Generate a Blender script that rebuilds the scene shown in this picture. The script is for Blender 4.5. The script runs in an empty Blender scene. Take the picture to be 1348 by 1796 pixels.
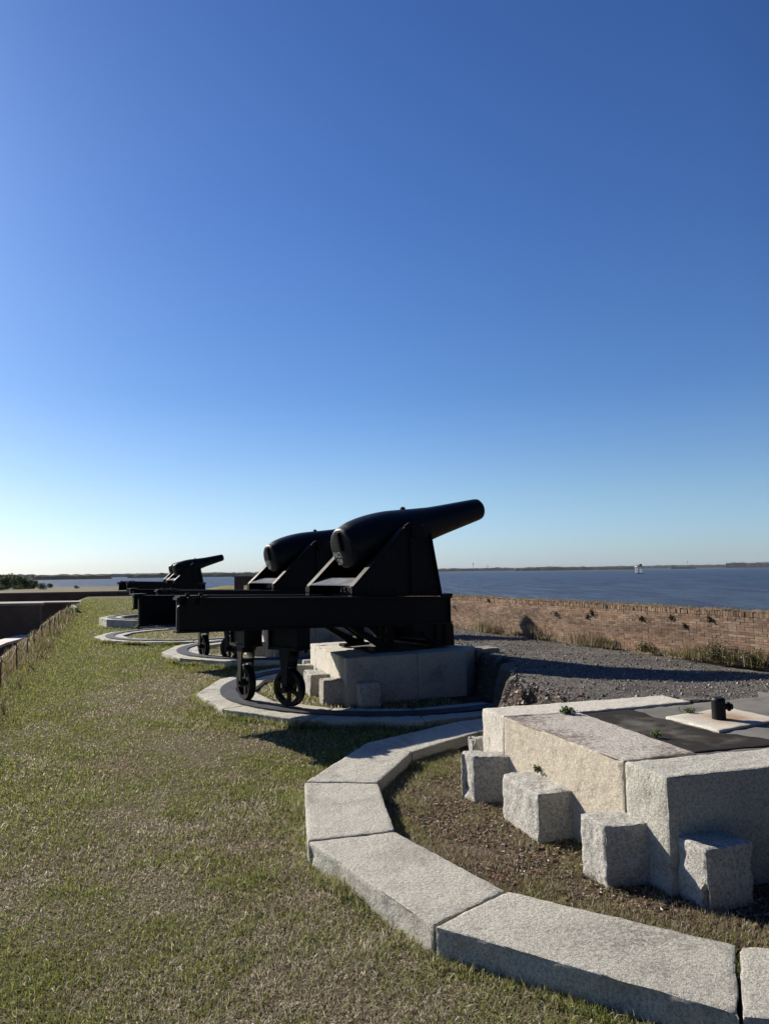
import bpy, bmesh, math, random
import numpy as np
from mathutils import Vector, Matrix, noise

R = math.radians
random.seed(7)
rng = np.random.default_rng(11)
SC = bpy.context.scene
COL = SC.collection

# ------------------------------------------------------------------ camera
EYE, FPX, PITCH, ROLL = 1.9, 1250.0, R(4.72), R(0.8)
cd = bpy.data.cameras.new('camera')
cam = bpy.data.objects.new('camera', cd)
COL.objects.link(cam)
SC.camera = cam
cd.sensor_fit = 'VERTICAL'
cd.sensor_height = 36.0
cd.lens = 36.0 * FPX / 1796.0
cd.clip_start = 0.05
cd.clip_end = 60000
_f = Vector((0, math.cos(PITCH), math.sin(PITCH)))
_r0 = Vector((1, 0, 0))
_u0 = _r0.cross(_f)
_r = math.cos(ROLL) * _r0 - math.sin(ROLL) * _u0
_u = math.cos(ROLL) * _u0 + math.sin(ROLL) * _r0
cam.matrix_world = Matrix(((_r.x, _u.x, -_f.x, 0), (_r.y, _u.y, -_f.y, 0),
                           (_r.z, _u.z, -_f.z, EYE), (0, 0, 0, 1)))


def at(px, py, z=0.0):
    """point of the horizontal plane z that shows at a photo pixel"""
    d = _r * ((px - 674) / FPX) - _u * ((py - 898) / FPX) + _f
    t = (z - EYE) / d.z
    return Vector((d.x * t, d.y * t, z))


def aty(px, py, y):
    d = _r * ((px - 674) / FPX) - _u * ((py - 898) / FPX) + _f
    t = y / d.y
    return Vector((d.x * t, y, EYE + d.z * t))


# ------------------------------------------------------------------ sky, sun, exposure
SUN = Vector((-1.50, 1.24, 1.0)).normalized()
SUN_EL = math.asin(SUN.z)
SUN_AZ = math.atan2(SUN.x, SUN.y)
world = bpy.data.worlds.new('World')
SC.world = world
world.use_nodes = True
wn = world.node_tree
bg = wn.nodes['Background']
sky = wn.nodes.new('ShaderNodeTexSky')
sky.sky_type = 'NISHITA'
sky.sun_disc = False
sky.sun_elevation = SUN_EL
sky.sun_rotation = SUN_AZ
sky.air_density = 1.0
sky.dust_density = 0.6
sky.ozone_density = 3.5
sky.altitude = 0
# clear dry winter air: deeper blue overhead, pale towards the horizon, darker away from the sun
_tc = wn.nodes.new('ShaderNodeTexCoord')
_sx = wn.nodes.new('ShaderNodeSeparateXYZ')
wn.links.new(_tc.outputs['Generated'], _sx.inputs[0])


def wramp(fac, stops):
    x = wn.nodes.new('ShaderNodeValToRGB')
    while len(x.color_ramp.elements) < len(stops):
        x.color_ramp.elements.new(0.5)
    for e, (p, c) in zip(x.color_ramp.elements, stops):
        e.position = p
        e.color = (*c, 1)
    wn.links.new(fac, x.inputs[0])
    return x.outputs[0]


def wmul(a, b):
    x = wn.nodes.new('ShaderNodeMix')
    x.data_type = 'RGBA'
    x.blend_type = 'MULTIPLY'
    x.inputs[0].default_value = 1
    wn.links.new(a, x.inputs[6])
    wn.links.new(b, x.inputs[7])
    return x.outputs[2]


_el = wramp(_sx.outputs['Z'], [(0.0, (.53, .68, .98)), (0.10, (.51, .61, .73)), (0.24, (.35, .495, .69)), (0.45, (.295, .45, .70)), (0.8, (.24, .39, .66))])
_dt = wn.nodes.new('ShaderNodeVectorMath')
_dt.operation = 'DOT_PRODUCT'
wn.links.new(_tc.outputs['Generated'], _dt.inputs[0])
_dt.inputs[1].default_value = tuple(Vector((SUN.x, SUN.y, 0)).normalized())
_mr = wn.nodes.new('ShaderNodeMapRange')
_mr.inputs['From Min'].default_value = -1
wn.links.new(_dt.outputs['Value'], _mr.inputs['Value'])
_az = wramp(_mr.outputs[0], [(0.30, (.24, .25, .27)), (0.60, (1.0, 1.0, 1.0)), (0.82, (.97, .97, .97)), (0.98, (.84, .84, .86))])
wn.links.new(wmul(wmul(sky.outputs[0], _el), _az), bg.inputs[0])
bg.inputs[1].default_value = 0.1
sl = bpy.data.lights.new('sun', 'SUN')
sl.energy = 5.0
sl.angle = R(0.5)
sl.color = (1.0, 0.90, 0.76)
so = bpy.data.objects.new('sun', sl)
COL.objects.link(so)
so.rotation_euler = SUN.to_track_quat('Z', 'Y').to_euler()
vs = SC.view_settings
vs.view_transform = 'Standard'
vs.look = 'None'
vs.gamma = 1
vs.exposure = 0.8
SC.render.engine = 'CYCLES'
SC.cycles.max_bounces = 6
SC.cycles.transparent_max_bounces = 8
SC.cycles.use_denoising = True

# ------------------------------------------------------------------ helpers


def tag(o, label=None, cat=None, group=None, kind=None):
    if label: o['label'] = label
    if cat: o['category'] = cat
    if group: o['group'] = group
    if kind: o['kind'] = kind
    return o


def empty(name, loc=(0, 0, 0), rz=0.0):
    o = bpy.data.objects.new(name, None)
    COL.objects.link(o)
    o.location = loc
    o.rotation_euler = (0, 0, rz)
    o.empty_display_size = 0.2
    return o


def link(name, me, mat, parent=None):
    o = bpy.data.objects.new(name, me)
    COL.objects.link(o)
    if mat is not None and not me.materials:
        me.materials.append(mat)
    if parent is not None:
        o.parent = parent
    return o


def from_bm(name, bm, mat, parent=None, smooth=None):
    me = bpy.data.meshes.new(name)
    bmesh.ops.recalc_face_normals(bm, faces=bm.faces[:])
    bm.to_mesh(me)
    bm.free()
    if smooth is not None:
        me.shade_smooth()
        me.set_sharp_from_angle(angle=R(smooth))
    return link(name, me, mat, parent)


def np_mesh(name, verts, faces, mat, parent=None, col=None, smooth=False):
    """verts (n,3); faces: list of int arrays, each (m,k)"""
    me = bpy.data.meshes.new(name)
    verts = np.asarray(verts, dtype=np.float32)
    me.vertices.add(len(verts))
    me.vertices.foreach_set('co', verts.ravel())
    loops = np.concatenate([f.ravel() for f in faces]).astype(np.int32)
    counts = np.concatenate([np.full(len(f), f.shape[1]) for f in faces]).astype(np.int32)
    starts = np.concatenate([[0], np.cumsum(counts)[:-1]]).astype(np.int32)
    me.loops.add(len(loops))
    me.loops.foreach_set('vertex_index', loops)
    me.polygons.add(len(counts))
    me.polygons.foreach_set('loop_start', starts)
    me.polygons.foreach_set('loop_total', counts)
    me.polygons.foreach_set('use_smooth', np.full(len(counts), bool(smooth)))
    me.update(calc_edges=True)
    if col is not None:
        a = me.color_attributes.new('tint', 'FLOAT_COLOR', 'POINT')
        c = np.ones((len(verts), 4), dtype=np.float32)
        c[:, :3] = col
        a.data.foreach_set('color', c.ravel())
    return link(name, me, mat, parent)


def box(bm, x0, x1, y0, y1, z0, z1, M=None):
    vs_ = [Vector((x, y, z)) for z in (z0, z1) for y in (y0, y1) for x in (x0, x1)]
    if M is not None:
        vs_ = [M @ v for v in vs_]
    v = [bm.verts.new(p) for p in vs_]
    for f in ((0, 1, 3, 2), (4, 6, 7, 5), (0, 4, 5, 1), (2, 3, 7, 6), (0, 2, 6, 4), (1, 5, 7, 3)):
        bm.faces.new([v[i] for i in f])


def prism(bm, pts, d):
    """pts: list of 3D points of a planar outline, extruded by vector d"""
    a = [bm.verts.new(p) for p in pts]
    b = [bm.verts.new(Vector(p) + Vector(d)) for p in pts]
    bm.faces.new(a)
    bm.faces.new(b[::-1])
    n = len(a)
    for i in range(n):
        bm.faces.new((a[i], a[(i + 1) % n], b[(i + 1) % n], b[i]))


def rod(bm, p, q, r, n=12, r2=None):
    p, q = Vector(p), Vector(q)
    d = q - p
    M = Matrix.Translation((p + q) / 2) @ d.to_track_quat('Z', 'Y').to_matrix().to_4x4()
    bmesh.ops.create_cone(bm, cap_ends=True, segments=n, radius1=r, radius2=r if r2 is None else r2,
                          depth=d.length, matrix=M)


def lathe(bm, prof, n, M):
    rings = []
    for (s, r) in prof:
        if r < 1e-6:
            rings.append([bm.verts.new(M @ Vector((s, 0, 0)))])
        else:
            rings.append([bm.verts.new(M @ Vector((s, r * math.cos(2 * math.pi * k / n), r * math.sin(2 * math.pi * k / n)))) for k in range(n)])
    for a, b in zip(rings, rings[1:]):
        for k in range(n):
            k2 = (k + 1) % n
            if len(a) == 1 and len(b) == 1:
                continue
            if len(a) == 1:
                bm.faces.new((a[0], b[k], b[k2]))
            elif len(b) == 1:
                bm.faces.new((a[k], b[0], a[k2]))
            else:
                bm.faces.new((a[k], b[k], b[k2], a[k2]))


def stone(name, poly, z0, z1, mat, parent=None, bev=0.014, seg=0.05, amp=0.006, chip=0.0, seed=0.0, topz=None):
    """a dressed stone: prism over poly with worn edges and an uneven face; topz: list of heights"""
    bm = bmesh.new()
    n = len(poly)
    lo = [bm.verts.new((p[0], p[1], z0)) for p in poly]
    hi = [bm.verts.new((p[0], p[1], z1 if topz is None else topz[i])) for i, p in enumerate(poly)]
    bm.faces.new(lo[::-1])
    bm.faces.new(hi)
    for i in range(n):
        bm.faces.new((lo[i], lo[(i + 1) % n], hi[(i + 1) % n], hi[i]))
    bmesh.ops.recalc_face_normals(bm, faces=bm.faces[:])
    bmesh.ops.bevel(bm, geom=bm.edges[:], offset=bev, segments=2, profile=0.6, affect='EDGES')
    bmesh.ops.triangulate(bm, faces=bm.faces[:])
    for _ in range(7):
        le = [e for e in bm.edges if e.calc_length() > seg]
        if not le:
            break
        bmesh.ops.subdivide_edges(bm, edges=le, cuts=1)
        bmesh.ops.triangulate(bm, faces=[f for f in bm.faces if len(f.verts) > 3])
    bm.normal_update()
    off = Vector((seed * 3.1, seed * 7.7, seed))
    mv = []
    for v in bm.verts:
        nrm = v.normal
        a = noise.noise(v.co * 9 + off) * amp + noise.noise(v.co * 28 + off) * amp * 0.7
        edge = 1.0 - max(abs(nrm.x), abs(nrm.y), abs(nrm.z))
        if chip and edge > 0.08:
            c = noise.noise(v.co * 5 + off * 2) - 0.15
            if c > 0:
                a -= c * chip
        mv.append(v.co + nrm * a)
    for v, c in zip(bm.verts, mv):
        v.co = c
    return from_bm(name, bm, mat, parent, smooth=38)


# ------------------------------------------------------------------ materials


class NT:
    def __init__(s, name):
        s.m = bpy.data.materials.new(name)
        s.m.use_nodes = True
        s.t = s.m.node_tree
        s.b = s.t.nodes['Principled BSDF']
        s.out = s.t.nodes['Material Output']

    def n(s, typ, **kw):
        x = s.t.nodes.new('ShaderNode' + typ)
        for k, v in kw.items():
            if k in x.inputs:
                x.inputs[k].default_value = v
            else:
                setattr(x, k, v)
        return x

    def l(s, a, b):
        s.t.links.new(a, b)

    def coord(s, kind='Object', scale=None):
        c = s.n('TexCoord')
        o = c.outputs[kind]
        if scale:
            mp = s.n('Mapping')
            mp.inputs['Scale'].default_value = scale
            s.l(o, mp.inputs['Vector'])
            o = mp.outputs[0]
        return o

    def noise(s, vec, scale, detail=4, rough=0.55, dist=0.0):
        x = s.n('TexNoise')
        x.inputs['Scale'].default_value = scale
        x.inputs['Detail'].default_value = detail
        x.inputs['Roughness'].default_value = rough
        x.inputs['Distortion'].default_value = dist
        s.l(vec, x.inputs['Vector'])
        return x.outputs['Fac']

    def ramp(s, fac, stops):
        x = s.n('ValToRGB')
        cr = x.color_ramp
        while len(cr.elements) < len(stops):
            cr.elements.new(0.5)
        for e, (p, c) in zip(cr.elements, stops):
            e.position = p
            e.color = (c[0], c[1], c[2], 1) if not isinstance(c, (int, float)) else (c, c, c, 1)
        s.l(fac, x.inputs[0])
        return x.outputs[0]

    def mix(s, fac, a, b, mode='MIX'):
        x = s.n('Mix', data_type='RGBA', blend_type=mode)
        for sock, v in ((x.inputs[0], fac), (x.inputs[6], a), (x.inputs[7], b)):
            if isinstance(v, (int, float)):
                sock.default_value = v
            elif isinstance(v, tuple):
                sock.default_value = (v[0], v[1], v[2], 1)
            else:
                s.l(v, sock)
        return x.outputs[2]

    def bump(s, h, strength, dist, prev=None):
        x = s.n('Bump')
        x.inputs['Strength'].default_value = strength
        x.inputs['Distance'].default_value = dist
        s.l(h, x.inputs['Height'])
        if prev is not None:
            s.l(prev, x.inputs['Normal'])
        return x.outputs[0]

    def color(s, c):
        if isinstance(c, tuple):
            s.b.inputs['Base Color'].default_value = (c[0], c[1], c[2], 1)
        else:
            s.l(c, s.b.inputs['Base Color'])

    def set(s, **kw):
        for k, v in kw.items():
            k = k.replace('_', ' ')
            if isinstance(v, (int, float)):
                s.b.inputs[k].default_value = v
            else:
                s.l(v, s.b.inputs[k])
        return s.m


def granite(name, light, dark, grime=(0.10, 0.09, 0.085), gr_lo=0.52, gr_hi=0.75, speck=130, bstr=0.8, stain=None):
    t = NT(name)
    c = t.coord()
    sp = t.noise(c, speck, 3, 0.75)
    sp2 = t.noise(c, speck * 0.33, 3, 0.6)
    base = t.ramp(sp, [(0.36, dark), (0.46, light), (0.62, light), (0.70, tuple(min(1, 1.15 * x) for x in light))])
    base = t.mix(t.ramp(sp2, [(0.38, 0.45), (0.55, 0.0)]), base, dark)
    big = t.noise(c, 1.7, 5, 0.6, 0.4)
    fine = t.noise(c, 55, 4, 0.7)
    g = t.mix(1.0, t.ramp(big, [(gr_lo, 0.0), (gr_hi, 1.0)]), t.ramp(fine, [(0.35, 1.0), (0.6, 0.35)]), 'MULTIPLY')
    col = t.mix(g, base, grime)
    if stain:
        dv = t.n('VectorMath', operation='DISTANCE')
        mp = t.n('Mapping')
        mp.inputs['Rotation'].default_value = (0, 0, R(30))
        t.l(c, mp.inputs['Vector'])
        mp.inputs['Scale'].default_value = (1, 2.2, 1)
        t.l(mp.outputs[0], dv.inputs[0])
        q_ = Matrix.Rotation(R(30), 3, 'Z') @ Vector((stain[0], stain[1] * 2.2, .15))
        dv.inputs[1].default_value = tuple(q_)
        fall = t.ramp(dv.outputs['Value'], [(0.10, 1.0), (0.62, 0.0)])
        col = t.mix(t.mix(1.0, fall, t.ramp(t.noise(c, 38, 4, 0.7), [(0.36, 0.7), (0.58, 0.1)]), 'MULTIPLY'), col, (0.085, 0.08, 0.075))
    t.color(col)
    h = t.noise(c, 45, 5, 0.7)
    h2 = t.noise(c, 170, 3, 0.7)
    b1 = t.bump(h, bstr, 0.012)
    b2 = t.bump(h2, bstr, 0.005, b1)
    return t.set(Roughness=0.85, Normal=b2, Specular_IOR_Level=0.25)


M_GRAN = granite('granite_curb', (0.55, 0.54, 0.475), (0.15, 0.145, 0.125), speck=185, bstr=1.0, stain=at(1110, 1642, .15))
M_GRANB = granite('granite_buttress', (0.52, 0.51, 0.47), (0.10, 0.10, 0.095), speck=140, bstr=1.0, gr_lo=0.6, gr_hi=0.85)
M_GRANY = granite('granite_warm', (0.55, 0.48, 0.35), (0.24, 0.20, 0.14), grime=(0.16, 0.13, 0.11), gr_lo=0.56, gr_hi=0.8, speck=90)


def weathered_side():
    m = granite('granite_lichen_top', (0.535, 0.485, 0.39), (0.28, 0.25, 0.20), grime=(0.20, 0.17, 0.13), gr_lo=0.6, gr_hi=0.85, speck=95)
    nt = m.node_tree
    b = nt.nodes['Principled BSDF']
    src = b.inputs['Base Color'].links[0].from_socket
    L = nt.links.new
    geo = nt.nodes.new('ShaderNodeNewGeometry')
    sx = nt.nodes.new('ShaderNodeSeparateXYZ')
    L(geo.outputs['True Normal'], sx.inputs[0])
    mr = nt.nodes.new('ShaderNodeMapRange')
    mr.inputs['From Min'].default_value = .6
    mr.inputs['From Max'].default_value = .9
    L(sx.outputs['Z'], mr.inputs['Value'])
    tc = nt.nodes.new('ShaderNodeTexCoord')
    fine = nt.nodes.new('ShaderNodeTexNoise'); fine.inputs['Scale'].default_value = 95; fine.inputs['Detail'].default_value = 3
    big = nt.nodes.new('ShaderNodeTexNoise'); big.inputs['Scale'].default_value = 1.5; big.inputs['Detail'].default_value = 5
    mid = nt.nodes.new('ShaderNodeTexNoise'); mid.inputs['Scale'].default_value = 30; mid.inputs['Detail'].default_value = 4
    for x in (fine, big, mid):
        L(tc.outputs['Object'], x.inputs['Vector'])
    r1 = nt.nodes.new('ShaderNodeValToRGB')
    r1.color_ramp.elements[0].position = .38; r1.color_ramp.elements[0].color = (.22, .20, .18, 1)
    r1.color_ramp.elements[1].position = .5; r1.color_ramp.elements[1].color = (.50, .47, .42, 1)
    L(fine.outputs['Fac'], r1.inputs[0])
    ad = nt.nodes.new('ShaderNodeMath'); ad.operation = 'MULTIPLY_ADD'; ad.inputs[1].default_value = .6
    L(mid.outputs['Fac'], ad.inputs[0]); L(big.outputs['Fac'], ad.inputs[2])
    r2 = nt.nodes.new('ShaderNodeValToRGB')
    r2.color_ramp.elements[0].position = .78; r2.color_ramp.elements[0].color = (0, 0, 0, 1)
    r2.color_ramp.elements[1].position = .92; r2.color_ramp.elements[1].color = (.85, .85, .85, 1)
    L(ad.outputs[0], r2.inputs[0])
    mx = nt.nodes.new('ShaderNodeMix'); mx.data_type = 'RGBA'
    L(r2.outputs[0], mx.inputs[0]); L(r1.outputs[0], mx.inputs[6]); mx.inputs[7].default_value = (.15, .115, .10, 1)
    m2 = nt.nodes.new('ShaderNodeMix'); m2.data_type = 'RGBA'
    L(mr.outputs[0], m2.inputs[0]); L(src, m2.inputs[6]); L(mx.outputs[2], m2.inputs[7])
    L(m2.outputs[2], b.inputs['Base Color'])
    return m


M_SIDE = weathered_side()
M_PALE = granite('granite_pale', (0.62, 0.59, 0.52), (0.34, 0.32, 0.28), speck=110, gr_lo=.7, gr_hi=.95)
M_CONC = granite('concrete_old', (0.30, 0.29, 0.26), (0.20, 0.19, 0.17), speck=60, bstr=0.4)


def metal_paint(name, col, rough, grain=0.5, spec=0.22):
    t = NT(name)
    c = t.coord()
    nz = t.noise(c, 6, 5, 0.6)
    fine = t.noise(c, 60, 4, 0.6)
    t.color(t.mix(t.ramp(nz, [(0.4, 0.0), (0.75, 0.6)]), col, tuple(min(1, x * 2.0 + 0.001) for x in col)))
    t.l(t.ramp(nz, [(0.3, rough - 0.08), (0.7, rough + 0.12)]), t.b.inputs['Roughness'])
    return t.set(Normal=t.bump(fine, grain, 0.0015), Specular_IOR_Level=spec)


M_IRON = metal_paint('black_iron_paint', (0.003, 0.004, 0.006), 0.55)
M_BARREL = metal_paint('black_barrel_paint', (0.004, 0.006, 0.009), 0.42)
M_DECK = metal_paint('deck_iron_sky_sheen', (0.16, 0.165, 0.17), 0.34, spec=.5)  # deck iron, base colour lightened to paint in the sky's reflection
M_RUSTIRON = metal_paint('worn_rail_iron', (0.03, 0.034, 0.042), 0.6, spec=.25)
t = NT('white_letter_paint')
t.color((0.42, 0.42, 0.41))
M_WHITE = t.set(Roughness=0.7)


def stain_stone():
    t = NT('rust_stained_granite')
    c = t.coord('Generated')
    c2 = t.coord()
    g = t.n('TexGradient', gradient_type='SPHERICAL')
    mp = t.n('Mapping')
    mp.inputs['Location'].default_value = (-0.55 * 1.6, -0.5 * 1.6, 0)
    mp.inputs['Scale'].default_value = (1.6, 1.6, 0)
    t.l(c, mp.inputs['Vector'])
    nz = t.noise(c2, 7, 4, 0.6)
    vm = t.n('VectorMath', operation='ADD')
    t.l(mp.outputs[0], vm.inputs[0])
    sc = t.n('VectorMath', operation='SCALE')
    sc.inputs['Scale'].default_value = 0.25
    nc = t.n('TexNoise')
    nc.inputs['Scale'].default_value = 5
    t.l(c2, nc.inputs['Vector'])
    sb = t.n('VectorMath', operation='SUBTRACT')
    t.l(nc.outputs['Color'], sb.inputs[0])
    sb.inputs[1].default_value = (0.5, 0.5, 0.5)
    t.l(sb.outputs[0], sc.inputs[0])
    t.l(sc.outputs[0], vm.inputs[1])
    t.l(vm.outputs[0], g.inputs['Vector'])
    base = t.ramp(t.noise(c2, 120, 3, 0.7), [(0.35, (0.32, 0.30, 0.26)), (0.5, (0.56, 0.535, 0.46))])
    rust = t.mix(t.ramp(g.outputs['Fac'], [(0.30, 0.0), (0.6, 0.4), (0.85, 0.85)]), base, (0.28, 0.17, 0.08))
    t.color(rust)
    return t.set(Roughness=0.8, Normal=t.bump(nz, 0.4, 0.01))


M_STAIN = stain_stone()


def asphalt(name, a, b, patch=0.5):
    t = NT(name)
    c = t.coord()
    n1 = t.noise(c, 2.2, 5, 0.6)
    n2 = t.noise(c, 140, 3, 0.7)
    col = t.mix(t.ramp(n1, [(patch - 0.08, 0.0), (patch + 0.08, 1.0)]), a, b)
    col = t.mix(t.ramp(n2, [(0.3, 0.35), (0.55, 0.0)]), col, tuple(x * 0.5 for x in a))
    t.color(col)
    return t.set(Roughness=1.0, Normal=t.bump(n2, 0.6, 0.004), Specular_IOR_Level=0.08)


M_SLAB = asphalt('dark_slab', (0.19, 0.185, 0.17), (0.14, 0.135, 0.125))
M_TAR = asphalt('tar_patch', (0.030, 0.028, 0.026), (0.12, 0.115, 0.10), .60)


def gravel_mat():
    t = NT('gravel')
    c = t.coord()
    v = t.n('TexVoronoi', feature='F1')
    v.inputs['Scale'].default_value = 85
    t.l(c, v.inputs['Vector'])
    sep = t.n('SeparateColor')
    t.l(v.outputs['Color'], sep.inputs[0])
    st = t.ramp(sep.outputs[0], [(0.0, (0.07, 0.066, 0.06)), (0.55, (0.15, 0.142, 0.13)), (0.85, (0.23, 0.22, 0.20)), (1.0, (0.42, 0.40, 0.37))])
    n1 = t.noise(c, 1.1, 6, 0.7, 0.8)
    n3 = t.noise(c, 14, 5, 0.7)
    soil = t.ramp(n3, [(0.35, (0.06, 0.055, 0.048)), (0.65, (0.17, 0.158, 0.14))])
    col = t.mix(t.ramp(n1, [(0.42, 0.9), (0.60, 0.15)]), st, soil)
    pt = t.noise(c, 0.7, 5, 0.65, 1.2)
    col = t.mix(t.ramp(pt, [(0.54, 0.0), (0.60, 0.6)]), col, (0.07, 0.066, 0.06))
    t.color(col)
    inv = t.n('Math', operation='SUBTRACT')
    inv.inputs[0].default_value = 0.6
    t.l(v.outputs['Distance'], inv.inputs[1])
    b1 = t.bump(n3, 0.7, 0.05)
    b2 = t.bump(inv.outputs[0], 0.8, 0.012, b1)
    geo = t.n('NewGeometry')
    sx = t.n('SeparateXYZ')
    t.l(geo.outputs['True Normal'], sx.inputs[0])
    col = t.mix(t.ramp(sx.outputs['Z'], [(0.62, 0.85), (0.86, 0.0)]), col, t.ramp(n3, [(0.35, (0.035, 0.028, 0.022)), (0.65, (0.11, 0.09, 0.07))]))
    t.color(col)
    return t.set(Roughness=0.95, Normal=b2, Specular_IOR_Level=0.2)


M_GRAVEL = gravel_mat()


def ground_mat(name, c1, c2, c3, s=1.2, fs=40):
    t = NT(name)
    c = t.coord()
    n1 = t.noise(c, s, 5, 0.6, 0.3)
    n2 = t.noise(c, fs, 4, 0.75)
    col = t.ramp(n1, [(0.35, c1), (0.62, c2)])
    col = t.mix(t.ramp(n2, [(0.40, 0.85), (0.60, 0.0)]), col, c3)
    t.color(col)
    return t.set(Roughness=0.97, Normal=t.bump(n2, 0.9, 0.02), Specular_IOR_Level=0.1)


M_LAWN = ground_mat('lawn_ground', (0.12, 0.115, 0.045), (0.18, 0.15, 0.10), (0.05, 0.043, 0.025))
M_SOIL = ground_mat('leafy_soil', (0.085, 0.062, 0.045), (0.13, 0.10, 0.075), (0.035, 0.026, 0.02), 3.0, 60)
M_FIELD = ground_mat('field_ground', (0.20, 0.165, 0.10), (0.12, 0.125, 0.055), (0.10, 0.085, 0.055), 0.06, 0.9)
M_SAND = ground_mat('courtyard_ground', (0.10, 0.09, 0.06), (0.13, 0.12, 0.07), (0.07, 0.06, 0.045), 0.4, 5)


def tint_mat(name, rough=0.8, trans=0.0, bump=None, spec=0.2):
    t = NT(name)
    a = t.n('Attribute', attribute_name='tint')
    t.color(a.outputs['Color'])
    t.set(Roughness=rough, Specular_IOR_Level=spec)
    if bump:
        t.set(Normal=t.bump(t.noise(t.coord(), bump, 4, 0.7), 0.7, 0.01))
    if trans:
        tr = t.n('BsdfTranslucent')
        t.l(a.outputs['Color'], tr.inputs['Color'])
        mx = t.n('MixShader')
        mx.inputs[0].default_value = trans
        t.l(t.b.outputs[0], mx.inputs[1])
        t.l(tr.outputs[0], mx.inputs[2])
        t.l(mx.outputs[0], t.out.inputs['Surface'])
    return t.m


M_BLADE = tint_mat('grass_blade', 0.6, 0.45)
M_LEAF = tint_mat('leaf', 0.6, 0.2)
M_BRICK = tint_mat('brick', 0.95, 0, None)
M_CHIP = tint_mat('chips', 0.9)


def brick_tex(name, a, b, mort, scale=1.0, rot=(R(90), 0, 0)):
    t = NT(name)
    c = t.coord()
    mp = t.n('Mapping')
    mp.inputs['Rotation'].default_value = rot
    t.l(c, mp.inputs['Vector'])
    br = t.n('TexBrick')
    br.inputs['Scale'].default_value = scale
    br.inputs['Color1'].default_value = (*a, 1)
    br.inputs['Color2'].default_value = (*b, 1)
    br.inputs['Mortar'].default_value = (*mort, 1)
    br.inputs['Brick Width'].default_value = 0.22
    br.inputs['Row Height'].default_value = 0.075
    br.inputs['Mortar Size'].default_value = 0.008
    t.l(mp.outputs[0], br.inputs['Vector'])
    n1 = t.noise(c, 0.8, 5, 0.6)
    t.color(t.mix(t.ramp(n1, [(0.35, 0.0), (0.7, 0.7)]), br.outputs['Color'], tuple(x * 0.5 for x in a)))
    return t.set(Roughness=0.9)


M_BWALL = brick_tex('old_brick_texture', (0.13, 0.075, 0.05), (0.17, 0.10, 0.07), (0.14, 0.12, 0.10))


def water_mat():
    t = NT('sea_water')
    c = t.coord()
    mp = t.n('Mapping')
    mp.inputs['Rotation'].default_value = (0, 0, R(4))
    mp.inputs['Scale'].default_value = (0.6, 0.07, 1)
    t.l(c, mp.inputs['Vector'])
    n1 = t.noise(mp.outputs[0], 0.32, 9, 0.78, 0.3)
    n2 = t.noise(mp.outputs[0], 0.03, 4, 0.6)
    t.color(t.ramp(n1, [(0.42, (0.003, 0.014, 0.038)), (0.58, (0.045, 0.078, 0.135))]))
    b = t.bump(n1, 1.0, 2.2)
    b = t.bump(n2, 0.6, 2.0, b)
    return t.set(Roughness=0.45, Normal=b, IOR=1.33, Specular_IOR_Level=0.32)


M_WATER = water_mat()
t = NT('far_trees')
c_ = t.coord()
t.color(t.ramp(t.noise(c_, 0.06, 5, 0.7), [(0.35, (0.05, 0.07, 0.045)), (0.7, (0.11, 0.12, 0.075))]))
M_FARTREE = t.set(Roughness=1.0, Normal=t.bump(t.noise(c_, 0.12, 4, 0.7), 1.0, 6.0), Specular_IOR_Level=0.05)
t = NT('tree_bark')
t.color((0.06, 0.048, 0.036))
M_BARK = t.set(Roughness=0.95)
t = NT('weathered_wood')
c_ = t.coord()
t.color(t.ramp(t.noise(c_, 30, 4), [(0.3, (0.05, 0.04, 0.03)), (0.7, (0.13, 0.10, 0.08))]))
M_WOOD = t.set(Roughness=0.9)
t = NT('rope_fibre')
t.color((0.22, 0.16, 0.12))
M_ROPE = t.set(Roughness=0.9)
t = NT('white_marine_paint')
t.color((0.75, 0.76, 0.76))
M_WPAINT = t.set(Roughness=0.6)

# ------------------------------------------------------------------ layout of the fort terrace
C0 = Vector((2.0, 5.9))
VV = Vector((0.94, 0.341)).normalized()     # across the terrace, towards the sea wall
UU = Vector((-VV.y, VV.x))                  # along the terrace
RINGS = [(2.0, 5.9), (0.0, 11.68), (-2.3, 17.3), (-5.8, 22.1), (-7.9, 27.5)]
TW = 6.0


def ab(x, y):
    return ((x - C0.x) * UU.x + (y - C0.y) * UU.y, (x - C0.x) * VV.x + (y - C0.y) * VV.y)


def xy(a, b):
    return (C0.x + a * UU.x + b * VV.x, C0.y + a * UU.y + b * VV.y)


def b_edge(a):
    m = (a + 1.6) % TW - 1.6
    k = math.floor((a + 1.6) / TW)
    base = -0.16 * k
    if a < 0.7: return 1.25
    if m < 0.9: e = 1.1
    elif m < 1.05: e = 1.1 - (m - 0.9) / 0.15 * 1.2
    elif m < 2.3: e = -0.1
    else: e = -0.1 + (m - 2.3) / 2.1 * 1.2
    return base + e


def edge_x(y):        # inner edge of the lawn, above the parade
    return -5.64 - 0.39 * (y - 10.58)


def vnoise(x, y, s, seed=0.0):
    """cheap smooth noise for numpy arrays"""
    v = np.zeros_like(x)
    r = np.random.default_rng(int(seed * 10) + 3)
    for k in range(7):
        th = r.uniform(0, 6.28)
        f = s * r.uniform(0.6, 2.2)
        v = v + np.sin((x * math.cos(th) + y * math.sin(th)) * f + r.uniform(0, 6.28))
    return v / 7 * 1.6


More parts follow.
